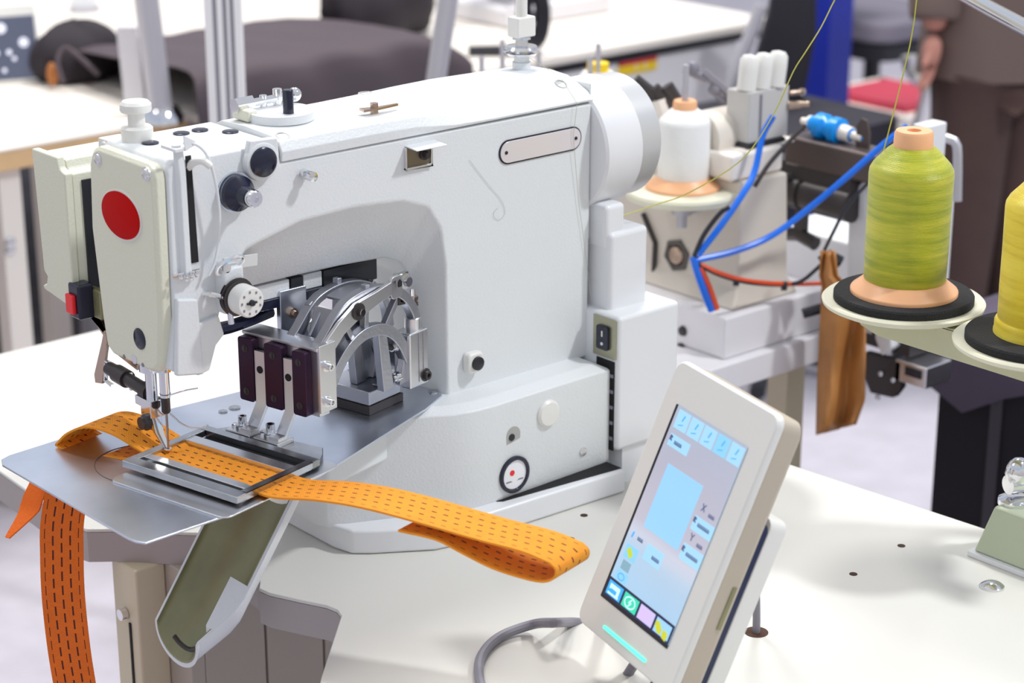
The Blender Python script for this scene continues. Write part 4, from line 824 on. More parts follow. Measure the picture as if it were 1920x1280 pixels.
# threads
gd1 = e0.lerp(bar0, .25)
c1 = V(d1.x, d1.y, DZ + .019)
b = B(); cpt = onX(1655, 290, d1.x + .0); top_ = onX(1722, -30, d1.x)
b.tube([V(cpt.x, cpt.y, cpt.z), onX(1690, 155, d1.x), onX(1712, 60, d1.x), top_, e0.lerp(bar0, .35)], .0008, 5, 1); tag(b.obj('sewing_thread', mat('yellow green thread', (.55, .55, .08), .5)), 'thin yellow green thread rising from the lime cone', 'thread')
tq = [at(1590, -40, 2.3), at(1565, 0, 2.3), at(1540, 50, 2.3), at(1510, 98, 2.3), at(1487, 135, 2.31), at(1450, 215, 2.35), at(1390, 300, 2.38), at(1290, 362, 2.42), at(1230, 383, 2.42), at(1163, 406, 2.40)]
b = B(); b.tube(crom([e0.lerp(bar0, .15)] + tq, 4), .0008, 5); tag(b.obj('sewing_thread', mat('pale yellow thread', (.60, .58, .12), .5)), 'long thin yellow thread sagging from top centre down to the white rear housing', 'thread')
b = B(); mz = onY(1075, 190, .0425)
tl = [V(.20, .105, .52), V(.215, .06, .5005), V(.2245, .0405, .470), onY(1075, 255, .0405), onY(1085, 380, .0425), onY(1095, 450, .0425), onY(1108, 560, .0425)]
b.tube(tl, .00028, 5); tag(b.obj('sewing_thread', mat('grey green thread', (.45, .46, .36), .5)), 'hair thin thread running down the column past the lilac nameplate', 'thread')
b = B(); b.tube(crom([onY(880, 300, .0440), onY(915, 345, .0440), onY(940, 375, .0440), onY(947, 398, .0440), onY(938, 411, .0440), onY(928, 408, .0440), onY(926, 398, .0440), onY(934, 390, .0440)], 5), .00022, 5); tag(b.obj('thread_snippet', mat('light grey thread', (.5, .5, .5), .6)), 'loose curled hair of thread on the white column', 'thread')
# ================================================================== SECOND MACHINE ON ITS BENCH
wb = thing('workbench', (.8, .5, -TABLE), 'white workbench under the second sewing machine behind the large white one', 'workbench')
b = B(); b.box((.60, .235, -.060), (.955, .84, -.016)); b.obj('worktop', 'bg_white', wb, bevel=.004)
for x, y in ((.64, .30), (.91, .30), (.64, .79), (.91, .79)):
    b = B(); b.box((x - .02, y - .02, -TABLE), (x + .02, y + .02, -.06)); b.obj('leg', 'stand_cream', wb)
s2 = thing('sewing_machine', (.8, .4, -.016), 'second cream sewing machine with dark cylinder and blue air tubes on the workbench behind', 'sewing machine')
YF = .275
xc = onY(1385, 480, YF).x; yb = onX(1180, 480, xc).y
b = B(); b.prism([(xc - .05, .25), (.94, .25), (.94, .60), (xc - .05, .60)], -.016, .048); bs = b.obj('base', 'bg_white', s2, bevel=.004)
for u, v in ((1281, 620), (1278, 652)):
    p = onX(u, v, xc - .05); b = B(); b.lathe(p, (-1, 0, 0), ((0, .008), (.004, .007), (.005, .003)), 14); b.obj('base_bolt', 'black_metal', bs)
b = B(); b.loft([[V(xc - .02, YF - .01, .048), V(xc + .125, YF - .01, .048), V(xc + .125, .58, .048), V(xc - .02, .58, .048)], [V(xc, YF, .075), V(xc + .11, YF, .075), V(xc + .11, .55, .075), V(xc, .55, .075)], [V(xc, YF, .235), V(xc + .10, YF, .235), V(xc + .10, .55, .235), V(xc, .55, .235)]]); cl = b.obj('column', mat('beige cream paint', (.66, .60, .52), .4), s2, bevel=.005)
p = onX(1270, 478, xc)
b = B(); b.lathe(p, (-1, 0, 0), ((-.01, .026), (.003, .026), (.003, .019), (.001, .019), (.001, .0001)), 6); hx = lab(b.obj('hex_plug', mat('dark grey steel', (.12, .11, .10), .4, .5), cl), 'dark hexagonal plug')
b = B(); b.lathe(p + V(-.001, 0, 0), (-1, 0, 0), ((0, .015), (.004, .013), (.005, .0001)), 12); b.obj('plug_core', 'brass', cl)
b = B(); q = onX(1222, 430, xc); b.tube([onX(1205, 400, xc - .004), onX(1228, 455, xc - .004), onX(1224, 540, xc - .004)], .004, 6); lab(b.obj('seam', 'black_metal', cl), 'dark seam line')
b = B(); b.box((xc - .01, YF + .01, .235), (xc + .10, .52, .275)); b.obj('arm', 'bg_table', s2, bevel=.006)
b = B(); b.cyl((xc + .0, .36, .285), (xc + .10, .36, .285), .040, n=28); b.obj('arm_barrel', mat('warm white paint', (.74, .68, .60), .35), s2)
# valve block and three white valves
p = onY(1440, 262, .30); q = onY(1478, 190, .30); pl = onY(1404, 225, .30)
b = B(); b.box((pl.x, .30, p.z), (pl.x + .085, .345, p.z + .075)); vb_ = b.obj('valve_block', mat('grey valve housing', (.55, .54, .52), .4), s2, bevel=.002)
b = B(); b.box((pl.x + .022, .2985, p.z), (pl.x + .026, .301, p.z + .07)); b.obj('groove', 'cable', vb_)
b = B(); b.box((pl.x - .004, .295, p.z - .006), (pl.x + .075, .35, p.z)); b.obj('block_gasket', 'black', vb_)
b = B(); b.box((pl.x - .02, .30, .27), (pl.x + .10, .35, p.z - .006)); b.obj('block_bracket', 'bg_table', vb_)
for k in range(3):
    c = V(pl.x + .012 + .026 * k, .318 - .004 * k, p.z + .075)
    b = B(); b.lathe(c, (.12, 0, 1), ((0, .014), (.030, .0145), (.044, .0140), (.050, .010), (.052, .0001)), 20); lab(b.obj('valve', 'plastic', vb_), 'white rounded valve cap')
b = B(); c = V(pl.x + .085, .30, p.z + .045); b.lathe(c, (.6, -.8, .1), ((0, .006), (.018, .006), (.018, .0045), (.03, .0045)), 12); b.lathe(c + V(0, 0, .018), (1, -.3, 0), ((0, .004), (.02, .004), (.02, .006), (.026, .005)), 12); b.obj('air_fitting', 'brass', vb_)
# dark mechanism: box and cylinder along y, hung at the machine's front
XD = pl.x + .13
def yz(u, v, x=None): 
    q_ = onX(u, v, XD if x is None else x); return q_.y, q_.z
y0, zt = yz(1470, 262); y1, z1 = yz(1650, 300)
b = B(); zc_ = yz(1555, 285)[1]; b.box((XD, y1, zc_ - .035), (XD + .055, y0, zc_ + .010)); dm = lab(b.obj('mechanism_cover', 'purple_steel', s2, bevel=.006), 'dark bronze painted cover')
ya, za = yz(1428, 352); yb2, zb = yz(1590, 395)
b = B(); zm = (za + zb) / 2 + .004; b.lathe((XD + .012, ya, zm), (0, -1, 0), ((0, .018), (.004, .024), (.030, .024), (.032, .021), (.037, .021), (.039, .025), (.075, .025), (.077, .021), (.082, .021), (.084, .025), (ya - yb2, .025), (ya - yb2 + .004, .018)), 28); lab(b.obj('dark_cylinder', 'black_metal', s2), 'black ribbed cylinder')
b = B(); b.box((XD + .002, yb2, zm + .015), (XD + .05, ya - .01, zc_ - .03)); b.obj('cylinder_saddle', 'black_metal', s2)
b = B(); b.box((XD - .012, ya - .06, zm + .022), (XD + .004, ya - .035, zm + .030)); b.obj('saddle_clip', 'alu_light', s2)
b = B()
for yy in (ya - .028, ya - .072): b.box((XD + .004, yy - .008, zm - .065), (XD + .02, yy + .008, zm - .015))
b.tube([V(XD + .01, ya - .01, zm - .062), V(XD + .01, ya - .04, zm - .070), V(XD + .01, ya - .07, zm - .064), V(XD + .01, ya - .105, zm - .072)], .011, 10); lab(b.obj('cylinder_fork', 'black_metal', s2), 'black fork below the cylinder')
b = B(); c = V(XD + .03, *yz(1548, 236, XD + .03)); b.lathe(c + V(0, .045, 0), (0, -1, -.05), ((0, .005), (.012, .006), (.014, .011), (.030, .013), (.032, .020), (.045, .020), (.050, .015), (.056, .015), (.061, .020), (.074, .020), (.076, .012), (.095, .011), (.097, .006), (.12, .005)), 20); bsn = b.obj('solenoid', 'blue_bright', s2)
lab(bsn, 'bright blue solenoid')
b = B(); b.lathe(c + V(0, .046, .0), (0, -1, -.05), ((0, .0052), (.012, .0065), (.014, .0115), (.028, .0115)), 16); b.obj('solenoid_cap', 'bg_table', bsn)
b = B(); b.lathe(c + V(0, -.032, -.004), (0, -1, -.05), ((0, .0125), (.018, .0115), (.019, .0065), (.04, .006)), 16); b.obj('solenoid_cap', 'bg_table', bsn)
q_ = V(XD + .03, *yz(1620, 262, XD + .03)); b = B(); b.prism([(q_.y - .012, zc_ + .008), (q_.y + .012, zc_ + .008), (q_.y + .012, q_.z + .02), (q_.y + .004, q_.z + .032), (q_.y - .006, q_.z + .03), (q_.y - .012, q_.z + .012)], q_.x - .004, q_.x, fr_yz); lab(b.obj('solenoid_bracket', 'purple_steel', s2), 'dark bracket')
# white head right of the cylinder
xh = XD + .02; yl, zl = yz(1583, 560, xh); yr, zr = yz(1712, 560, xh); zt2 = yz(1640, 318, xh)[1]
b = B(); b.prism([(yl, zl - .01), (yl + .003, zt2 - .07), (yl - .008, zt2 - .035), (yl - .03, zt2 - .008), (yl - .06, zt2), (yr, zt2), (yr, zl - .03), (yl - .03, zl - .03)], xh, xh + .085, fr_yz); hd2 = lab(b.obj('head', 'smooth', s2, bevel=.006), 'white rounded head')
yk, zk = yz(1708, 290, xh); yk2, zk2 = yz(1740, 232, xh); b = B(); b.box((xh, yk2, zt2 - .02), (xh + .045, yk, zk2 - .004)); lab(b.obj('head_block', 'smooth', hd2, bevel=.003), 'white square block on the head')
b = B(); qy, qz = yz(1740, 285, xh); b.tube([V(xh + .06, qy + .015, qz + .008), V(xh + .06, qy - .004, qz + .006), V(xh + .06, qy - .008, qz - .02), V(xh + .06, qy - .012, qz - .08)], .007, 8, 1); b.obj('head_pipe', 'galv', hd2)
ya4, za4 = yz(1578, 588, xh); yb4, zb4 = yz(1640, 640, xh)
b = B(); b.lathe((xh + .03, ya4, (za4 + zb4) / 2 + .012), (0, -1, 0), ((0, .030), (.002, .034), (.060, .034), (.062, .03)), 24); b.obj('presser_housing', 'bg_white', hd2)
b = B(); y5, z5 = yz(1640, 600, xh - .02); b.prism([(y5, z5), (y5 - .030, z5 + .002), (y5 - .034, z5 - .035), (y5 - .016, z5 - .052), (y5 - .002, z5 - .028)], xh - .02, xh + .01, fr_yz); b.obj('presser_fork', 'smooth', hd2, bevel=.003)
y6, z6 = yz(1618, 660, xh - .01); y7, z7 = yz(1685, 755, xh - .01)
b = B(); b.prism([(y6, z6), (y7, z6 + .004), (y7, z7 + .022), (y7 + .012, z7 + .004), (y6 - .018, z7), (y6, z7 + .03)], xh - .01, xh + .006, fr_yz); nc = lab(b.obj('needle_clamp', 'black_metal', hd2, bevel=.002), 'dark needle clamp')
for du, dv in ((1652, 700), (1675, 712), (1645, 745)):
    p = V(xh - .012, *yz(du, dv, xh - .012)); b = B(); b.ball(p, .0045, 10, 6); b.obj('clamp_screw', 'chrome', nc)
y8, z8 = yz(1688, 655, xh); y9, z9 = yz(1742, 735, xh)
b = B(); b.box((xh - .01, y9, z9 + .006), (xh + .05, y8, z8 - .012)); gbx = b.obj('sensor_box', 'alu_light', hd2, bevel=.002)
b = B(); b.box((xh - .012, y9 + .008, z9 + .020), (xh - .009, y8 - .020, z8 - .018)); lab(b.obj('sensor_window', 'black', hd2), 'black sensor window')
b = B(); b.box((xh - .0, yr, zl - .06), (xh + .08, yl - .02, zl - .02)); b.obj('head_lower', 'black_metal', hd2)
ye, ze = yz(1455, 440, XD + .12); yf, zf = yz(1640, 600, XD + .12)
b = B(); b.box((XD + .12, yf, .0), (XD + .22, ye, ze + .02)); b.obj('rear_body', 'smooth', s2, bevel=.006)
# tubes and wires of the second machine
def bgt(name, m, pts, r, label=None):
    b = B(); b.tube(crom([p if isinstance(p, Vector) else at(*p) for p in pts], 6), r, 8); o = b.obj(name, m, s2)
    return lab(o, label) if label else o
dq = (V(XD, YF, .1) - CAM).dot(FH) - .10
bgt('air_tube', 'blue_tube', [(1702, 236, dq), (1660, 268, dq), (1590, 330, dq), (1520, 388, dq), (1450, 440, dq - .02), (1380, 470, dq - .05), (1303, 488, dq - .08)], .0047, 'bright blue air tube')
bgt('air_tube', 'blue_tube', [(1450, 217, dq), (1430, 255, dq), (1415, 320, dq - .02), (1395, 360, dq - .05), (1350, 425, dq - .07), (1308, 478, dq - .08)], .0047, 'bright blue air tube')
bgt('air_tube', 'blue_tube', [(1300, 482, dq - .08), (1308, 510, dq - .08), (1322, 550, dq - .08), (1335, 582, dq - .08)], .0058, 'bright blue air tube')
bgt('wire', 'orange_wire', [(1313, 500, dq - .08), (1330, 540, dq - .078), (1344, 580, dq - .08)], .0045, 'orange red wire')
bgt('wire', 'orange_wire', [(1313, 496, dq - .08), (1350, 512, dq - .08), (1400, 526, dq - .06), (1470, 532, dq), (1550, 531, dq)], .0034, 'orange red wire')
bgt('wire', 'black', [(1303, 490, dq - .08), (1345, 514, dq - .08), (1400, 529, dq - .06), (1460, 534, dq), (1500, 528, dq), (1530, 505, dq), (1545, 490, dq)], .0030, 'black wire')
bgt('wire', 'black', [(1302, 480, dq - .08), (1320, 440, dq - .08), (1350, 400, dq - .08), (1368, 388, dq - .08)], .0036, 'black wire')
bgt('wire', 'black', [(1640, 330, dq - .03), (1590, 385, dq - .03), (1560, 440, dq - .03), (1545, 470, dq)], .0026, 'black wire')
bgt('wire', 'black_metal', [(1415, 350, dq - .03), (1440, 310, dq - .02), (1475, 270, dq - .01), (1510, 235, dq)], .0032, 'black braided wire')
for u, v in ((1380, 527), (1470, 536), (1312, 520)):
    p = at(u, v, dq - (.06 if u < 1400 else 0)); b = B(); b.cyl(p - RT * .004, p + RT * .004, .007, n=10); lab(b.obj('cable_tie', 'black', s2), 'black cable tie')
# steel thread levers above the second machine
d3 = 3.02
b = B(); A_, B_, C_ = at(1283, 128, d3), at(1325, 150, d3), at(1398, 222, d3)
b.prism([(0, 0), (1, 0), (1, 1), (0, 1)], 0, 0) if 0 else None
b.tube([A_, B_], .007, 6); b.tube([at(1318, 135, d3), at(1360, 170, d3), C_], .007, 6); b.tube([at(1330, 165, d3), at(1380, 212, d3)], .005, 6); b.ball(at(1340, 168, d3), .010, 10, 6); b.ball(at(1298, 128, d3), .011, 10, 6)
b.tube([at(1350, 170, d3), at(1395, 182, d3), at(1412, 180, d3)], .003, 6); lab(b.obj('thread_lever', 'cable', s2), 'grey steel thread levers')
b = B(); p = at(1362, 214, d3 - .02); b.lathe(p, -FH, ((0, .012), (.012, .013), (.016, .008), (.02, .0001)), 18); b.tube([at(1375, 205, d3), at(1395, 180, d3), at(1412, 160, d3)], .006, 8); lab(b.obj('tension_knob', 'black_metal', s2), 'black tension knob')
b = B(); b.tube([at(1345, 230, d3), at(1400, 235, d3), at(1420, 240, d3)], .010, 8); b.tube([at(1370, 200, d3 + .02), at(1372, 260, d3 + .02)], .012, 8); b.obj('lever_mount', 'bg_table', s2)
d4 = 2.98
b = B()
for q in (((1190, 150), (1225, 178)), ((1225, 165), (1265, 205)), ((1250, 160), (1268, 190))): b.tube([at(*q[0], d4), at(*q[1], d4)], .010, 8)
b.tube([at(1215, 185, d4), at(1245, 175, d4), at(1272, 195, d4)], .005, 6)
lab(b.obj('thread_guides', 'black_metal', s2), 'dark thread guide levers behind the silver motor cap')
b = B(); b.tube([at(1235, 185, d4), at(1250, 230, d4), at(1262, 330, d4)], .013, 8); b.obj('guide_post', 'bg_table', s2)
# spool tray of the second machine
tp_ = onX(1280, 357, xc - .035)
b = B(); b.lathe(tp_, (0, 0, 1), ((-.010, .070), (-.008, .083), (.0, .085), (.004, .083), (.005, .078), (.005, .0001)), 48); tray2 = lab(b.obj('spool_tray', 'disc', s2), 'ivory round spool tray')
b = B(); b.cyl(tp_ + V(0, 0, -.035), tp_ + V(0, 0, -.008), .015, n=16); b.cyl(tp_ + V(0, 0, -.055), tp_ + V(0, 0, -.03), .008, n=12); b.box((tp_.x - .01, tp_.y - .012, tp_.z - .034), (xc + .01, tp_.y + .012, tp_.z - .026)); b.obj('tray_bracket', 'galv', s2)
b = B(); b.cyl(tp_, tp_ + V(0, 0, .185), .0045, n=12); b.obj('spool_pin', 'galv', s2)
wc = cone(tp_ + V(0, 0, .0055), 'white thread cone with peach foot on the ivory tray of the second machine', 'white_thread', .128, .0375, .0375, .055)

# leather scrap, cloth table
b = B(); n1, n2 = 14, 22; g = []
for j in range(n2 + 1):
    t = j / n2; row = []
    y = 470 + 345 * t
    xl = 1545 - 20 * t if t < .5 else 1535 - 8 * (t - .5); xr = 1572 + 25 * t / .3 if t < .3 else 1597 + (25 if t < .8 else 25 - 90 * (t - .8)) * 1.0
    if t < .18: xl, xr = 1540 - 20 * t, 1565 + 40 * t
    for i in range(n1 + 1):
        s_ = i / n1; u = xl + (xr - xl) * s_
        v_ = y + (-20 * s_ if t > .8 else 0) * (t - .8) * 5
        d_ = dq - .03 + .016 * math.sin(s_ * 9 + t * 3) * (.4 + t) + .010 * math.sin(t * 11 + s_ * 4)
        row.append(at(u, v_, d_))
    g.append(row)
vv = [[b.v(p) for p in r_] for r_ in g]
for j in range(n2):
    for i in range(n1): b.face([vv[j][i], vv[j][i + 1], vv[j + 1][i + 1], vv[j + 1][i]])
tag(b.obj('leather_piece', 'leather', None, solid=.003), 'tan leather piece hanging in folds from the second machine', 'leather')
b = B(); b.tube([at(1540, 492, dq), at(1556, 480, dq), at(1575, 492, dq)], .010, 8); b.tube([at(1560, 545, dq), at(1572, 580, dq), at(1576, 640, dq)], .011, 8); b.tube([at(1505, 588, dq), at(1540, 578, dq), at(1560, 570, dq)], .008, 8); b.box((xh - .02, yl - .01, z6 + .01), (xh + .02, yl + .02, z6 + .05)); lab(b.obj('work_clip', 'black', s2), 'black clips holding the leather')
ct = thing('cloth_table', at(1850, 800, 3.5) * 1.0, 'table hung with black cloth under a grey purple cloth behind the lime cone', 'table')
A_ = at(1768, 640, 3.10)
zt3 = at(1800, 540, 3.25).z
b = B(); b.box((A_.x, A_.y - 1.0, -TABLE), (A_.x + .75, A_.y, zt3 - .004)); lab(b.obj('black_skirt', 'black_cloth', ct), 'black cloth skirt')
p = onX(1868, 800, A_.x); b = B(); b.box((A_.x - .004, p.y - .011, -TABLE), (A_.x + .001, p.y + .011, zt3 - .1)); lab(b.obj('table_leg', mat('dark grey tube', (.05, .045, .06), .4, .4), ct), 'dark grey leg')
b = B(); rows = []
for j in range(16):
    y = A_.y + .01 - .07 * j; dr = .085 + .025 * math.sin(j * 1.3) + (.03 if j < 2 else 0)
    rows.append([V(A_.x - .012 - .006 * math.sin(j * 1.7), y, zt3 - dr), V(A_.x - .010, y, zt3 - .02), V(A_.x + .004, y, zt3 + .003), V(A_.x + .3, y, zt3 + .004 + .003 * math.sin(j)), V(A_.x + .76, y, zt3 + .003)])
vv = [[b.v(p) for p in r_] for r_ in rows]
for j in range(15):
    for i in range(4): b.face([vv[j][i], vv[j][i + 1], vv[j + 1][i + 1], vv[j + 1][i]])
lab(b.obj('purple_cloth', 'purple_cloth', ct, solid=.003), 'grey purple cloth over the top')

# ================================================================== FAR TABLES
lt = thing('table', (.2, 2.3, -TABLE), 'pale table with wooden edge behind the machine head at far left', 'table')
b = B(); b.box((-1.2, 2.03, -.045), (.945, 2.62, -.004)); lab(b.obj('wood_core', 'wood', lt, bevel=.003), 'pale wooden edge')
b = B(); b.box((-1.2, 2.028, -.004), (.946, 2.62, 0)); b.obj('tabletop', 'bg_table', lt)
p = onY(15, 400, 2.08)
for x in (p.x, .88): b = B(); b.box((x - .025, 2.06, -TABLE), (x + .025, 2.11, -.045)); o = b.obj('leg', 'bg_table', lt, bevel=.003)
for x in (p.x, .88): b = B(); b.box((x - .025, 2.53, -TABLE), (x + .025, 2.58, -.045)); b.obj('leg', 'bg_table', lt)
for v_ in (455, 470): q = onY(22, v_, 2.05); b = B(); b.lathe((q.x, 2.06, q.z), (0, -1, 0), ((0, .012), (.006, .011), (.01, .004)), 12); b.obj('leg_bolt', 'chrome', lt)
bt = thing('table', (1.9, 2.4, -TABLE), 'long white table with black edge strip and a yellow sign on its front board', 'table')
b = B(); b.box((.97, 2.0, -.022), (2.76, 2.75, 0)); b.obj('tabletop', 'bg_table', bt, bevel=.003)
b = B(); b.box((.97, 1.999, -.042), (2.70, 2.05, -.022)); lab(b.obj('edge_strip', 'black', bt), 'black edge strip')
b = B(); b.box((1.0, 2.008, -.50), (2.62, 2.03, -.042)); b.obj('front_board', 'bg_white', bt)
for x in (1.05, 2.6):
    for y in (2.1, 2.68): b = B(); b.box((x - .025, y - .025, -TABLE), (x + .025, y + .025, -.022)); b.obj('leg', 'galv', bt)
q0, q1 = onY(1163, 92, 2.001), onY(1232, 130, 2.001); q1.z = onY(1165, 142, 2.001).z; q0.z = -.043 + .010
b = B(); b.box((q0.x, 2.002, q1.z), (q1.x, 2.008, q0.z - .012)); sg = tag(b.obj('paper_sign', 'yellow'), 'yellow paper sign hanging on the white front board', 'sign')
b = B(); b.box((q0.x, 2.0010, q0.z - .021), (q1.x, 2.008, q0.z - .010)); lab(b.obj('red_band', 'red_paper', sg), 'red band along the top')
b = B()
for t in (.42, .66): x = q0.x + (q1.x - q0.x) * t; b.box((x, 2.0014, q1.z + .01), (x + .005, 2.0030, q0.z - .021))
lab(b.obj('white_lines', 'plastic', sg), 'white vertical lines')
ft = thing('table', (1.5, 3.8, -TABLE), 'broad pale table filling the background at top left', 'table')
b = B(); b.box((-1.0, 2.80, -.03), (4.2, 4.6, 0)); b.obj('tabletop', 'bg_table', ft)
for x in (-.8, 4.0):
    for y in (2.9, 4.5): b = B(); b.box((x - .03, y - .03, -TABLE + (.0045 if x < 0 else 0)), (x + .03, y + .03, -.03)); b.obj('leg', 'galv', ft)
# machine on the long table
fm = thing('sewing_machine', (2.2, 2.5, 0), 'blurred pale sewing machine with black handwheel on the long white table', 'sewing machine')
p = at(1105, 55, 5.25); x0 = p.x
b = B(); b.box((x0 - .10, 2.35, 0), (x0 + .28, 2.60, .05)); b.obj('bed', 'bg_white', fm, bevel=.01)
b = B(); b.box((x0 - .02, 2.40, .05), (x0 + .20, 2.54, .30)); b.obj('column', 'bg_white', fm, bevel=.015)
b = B(); b.box((x0 - .16, 2.42, .20), (x0 + .0, 2.52, .30)); b.obj('arm', 'bg_white', fm, bevel=.015)
hw = at(1000, 30, 5.0); b = B(); rr_ = [hw + RT * (.065 * math.cos(a)) * .35 + V(0, 0, .065 * math.sin(a)) for a in [i * 2 * PI / 20 for i in range(21)]]; b.tube(rr_, .020, 10); lab(b.obj('handwheel', 'black', fm), 'black handwheel')
b = B(); b.cyl(hw + V(0, 0, -.002), V(x0, 2.47, .10), .012, n=12); b.obj('wheel_shaft', 'galv', fm)
q0 = at(878, 52, 5.0); q1 = at(965, 58, 5.0); b = B(); b.tube([V(q0.x, q0.y, .01), V(q1.x, q1.y, .012)], .014, 8); tag(b.obj('black_bar', 'black'), 'black bar lying on the long white table beside the cream mast', 'bar')
# dark cloth over the near end of the long table
random.seed(3)
b = B(); prof = [(1.955, -.20), (1.962, -.10), (1.968, .0), (1.978, .085), (2.00, .100), (2.10, .098), (2.30, .092), (2.48, .080), (2.62, .050), (2.68, .004)]
rows = []; N = 26
for i in range(N + 1):
    t = i / N; x = .93 + .76 * t; sh = 1 if t < .8 else 1 - ((t - .8) / .2) ** 2 * .75
    rows.append([V(x + .012 * math.sin(j * 1.9 + i), y - .012 * math.sin(i * .8 + j * .3) * (1 if j < 4 else 0), z * (sh if z > 0 else 1) + .006 * math.sin(i * 1.1 + j * 1.7) * (1 if z > .01 else 0) + (.002 if z > 0 else 0)) for j, (y, z) in enumerate(prof)])
vv = [[b.v(p) for p in r_] for r_ in rows]
for j in range(N):
    for i in range(len(prof) - 1): b.face([vv[j][i], vv[j][i + 1], vv[j + 1][i + 1], vv[j + 1][i]])
tag(b.obj('dark_cloth', 'cloth_top', None, solid=.006, sub=1), 'large dark plum cloth draped over the near end of the long table', 'cloth')
def lump(name, c, r, m, label, cat, amp=.15, sd=1, rot=0, flat=.5):
    b = B(); n, k_ = 28, 16; ca, sa = math.cos(rot), math.sin(rot)
    def P_(a, h):
        w_ = 1 + amp * math.sin(3 * a + sd) * math.sin(h * 2) + amp * .6 * math.sin(7 * a + sd * 2 + h * 3)
        x, y = r[0] * math.sin(h) * math.cos(a) * w_, r[1] * math.sin(h) * math.sin(a) * w_
        return c + V(x * ca - y * sa, x * sa + y * ca, max(0, -r[2] * math.cos(h) * w_ + r[2] * flat))
    b.loft([[P_(2 * PI * i / n, max(.05, PI * j / k_ * .985)) for i in range(n)] for j in range(1, k_ + 1)])
    return tag(b.obj(name, m, None, ang=80), label, cat)
p = at(712, 66, 5.22); lump('cloth_bundle', V(p.x, p.y, .012), (.17, .10, .13), 'dark_cloth', 'black plum bundle heaped on the draped cloth', 'cloth', .12, 2, .1, .55)
p = at(150, 150, 4.74); bag = lump('bag', V(p.x, p.y, .001), (.115, .08, .085), 'dark_cloth', 'dark bag with a pale curved trim lying behind the white upright board', 'bag', .08, 1, .0, .55)
b = B(); b.tube(crom([at(118, 155, 4.58), at(108, 115, 4.6), at(122, 90, 4.62), at(150, 108, 4.6), at(185, 140, 4.58)], 6), .006, 8); lab(b.obj('bag_trim', 'cloth_top', bag), 'pale curved trim'); 
b = B(); p2 = at(98, 140, 4.62); b.ball((p2.x, p2.y, max(.02, p2.z)), (.013, .013, .028)); lab(b.obj('bag_tag', mat('orange brown cloth', (.45, .16, .04), .7), bag), 'orange brown patch')
# tablet on the left table
tb2 = thing('tablet', at(30, 160, 4.62), 'white framed tablet with dark screen standing on the pale wood edged table', 'tablet')
A_ = at(-40, 165, 4.64); A_.z = .002; C_ = at(82, 158, 4.70); C_.z = .002
wd_ = (C_ - A_); wd_.z = 0; Lw = wd_.length; wd_.normalize(); nv = V(wd_.y, -wd_.x, 0); upv = (V(0, 0, 1) - nv * .22).normalized(); nq = wd_.cross(upv) * (1 if wd_.cross(upv).dot(nv) > 0 else -1)
def tf(p): return A_ + wd_ * p.x + upv * p.y + nq * p.z
b = B(tf); b.prism(rrect(0, 0, Lw, .175, .008), -.010, 0); b.obj('case', 'plastic', tb2, bevel=.002)
b = B(tf); b.box((.01, .008, 0), (Lw - .006, .150, .0012)); ts2 = lab(b.obj('screen', mat('dark slate screen', (.02, .025, .045), .15, emit=(.10, .11, .16), estr=.8), tb2), 'dark slate screen')
for x, y, r in ((.062, .125, .012), (.11, .09, .011), (.04, .09, .008), (.045, .07, .007), (.075, .07, .006), (.03, .03, .006), (.06, .03, .005), (.085, .055, .005)):
    b = B(tf); x = Lw - .145 + x; b.cyl((x, y, .0012), (x, y, .0020), r, n=14); lab(b.obj('screen_glint', mat('painted pale reflection', (.5, .5, .55), .3, emit=(.6, .62, .75), estr=.8), ts2), 'pale painted reflection spot')  # glowing spots painted in for reflections on the screen
b = B(tf); b.prism([(.03, -.0), (Lw - .03, 0), (Lw - .03, .06), (.03, .06)], -.06, -.010); b.obj('rear_stand', 'galv', tb2)
# uprights
def post(name, u0, u1, v, fd_, lean, m, label, cat, kind='box', z0=-TABLE, z1=.75, prof=None):
    a, c = at(u0, v, fd_), at(u1, v, fd_); r = (c - a).length / 2; m_ = (a + c) / 2; b = B()
    L_ = [V(m_.x, m_.y, 0) + RT * lean * (z - m_.z) + V(0, 0, z) for z in (z0, z1)]
    if kind == 'tube': b.cyl(L_[0], L_[1], r, n=28)
    else: b.loft([[q + RT * (sx * r) + FH * (sy * r * .35) for sx, sy in ((-1, -1), (1, -1), (1, 1), (-1, 1))] for q in L_])
    return tag(b.obj(name, m, None, bevel=.002 if kind != 'tube' else 0), label, cat), L_, r
o, L_, r = post('aluminium_post', 388, 457, 110, 3.45, 0, 'bg_white', 'white aluminium profile post with grooves behind the bobbin winder', 'post')
for s_ in (-.42, .12, .5):
    b = B(); b.loft([[q + RT * (s_ * r + e) - FH * (r * .36) for e in (-.0035, .0035)] + [q + RT * (s_ * r + e) - FH * (r * .34) for e in (.0035, -.0035)] for q in L_]); lab(b.obj('profile_groove', 'cable', o), 'grey groove')
o, L_, r = post('tube_post', 266, 312, 110, 4.30, -.07, 'galv', 'grey round tube rising from the corner of the pale wooden table', 'post', 'tube', z0=.0)
b = B(); b.lathe(L_[0] + V(0, 0, .0), (0, 0, 1), ((0, .05), (.012, .048), (.03, .036)), 24); lab(b.obj('post_collar', 'chrome', o), 'chrome collar')
post('upright_board', 224, 262, 100, 4.36, -.05, 'bg_white', 'narrow white upright board left of the grey tube', 'board', z0=.0, z1=.19)
o, L_, r = post('leaning_pole', 812, 850, 60, 3.9, .16, 'galv', 'leaning pale grey pole above the white top cover', 'pole', 'tube')
p = at(156, -5, 5.6); ml = thing('lamp', (p.x, p.y, 0), 'round white lamp head on the broad pale table at the top edge', 'lamp')
b = B(); b.lathe(p, -FH, ((-.02, .02), (-.01, .036), (.0, .040), (.006, .036), (.007, .0001)), 28); b.obj('lamp_head', 'smooth', ml)
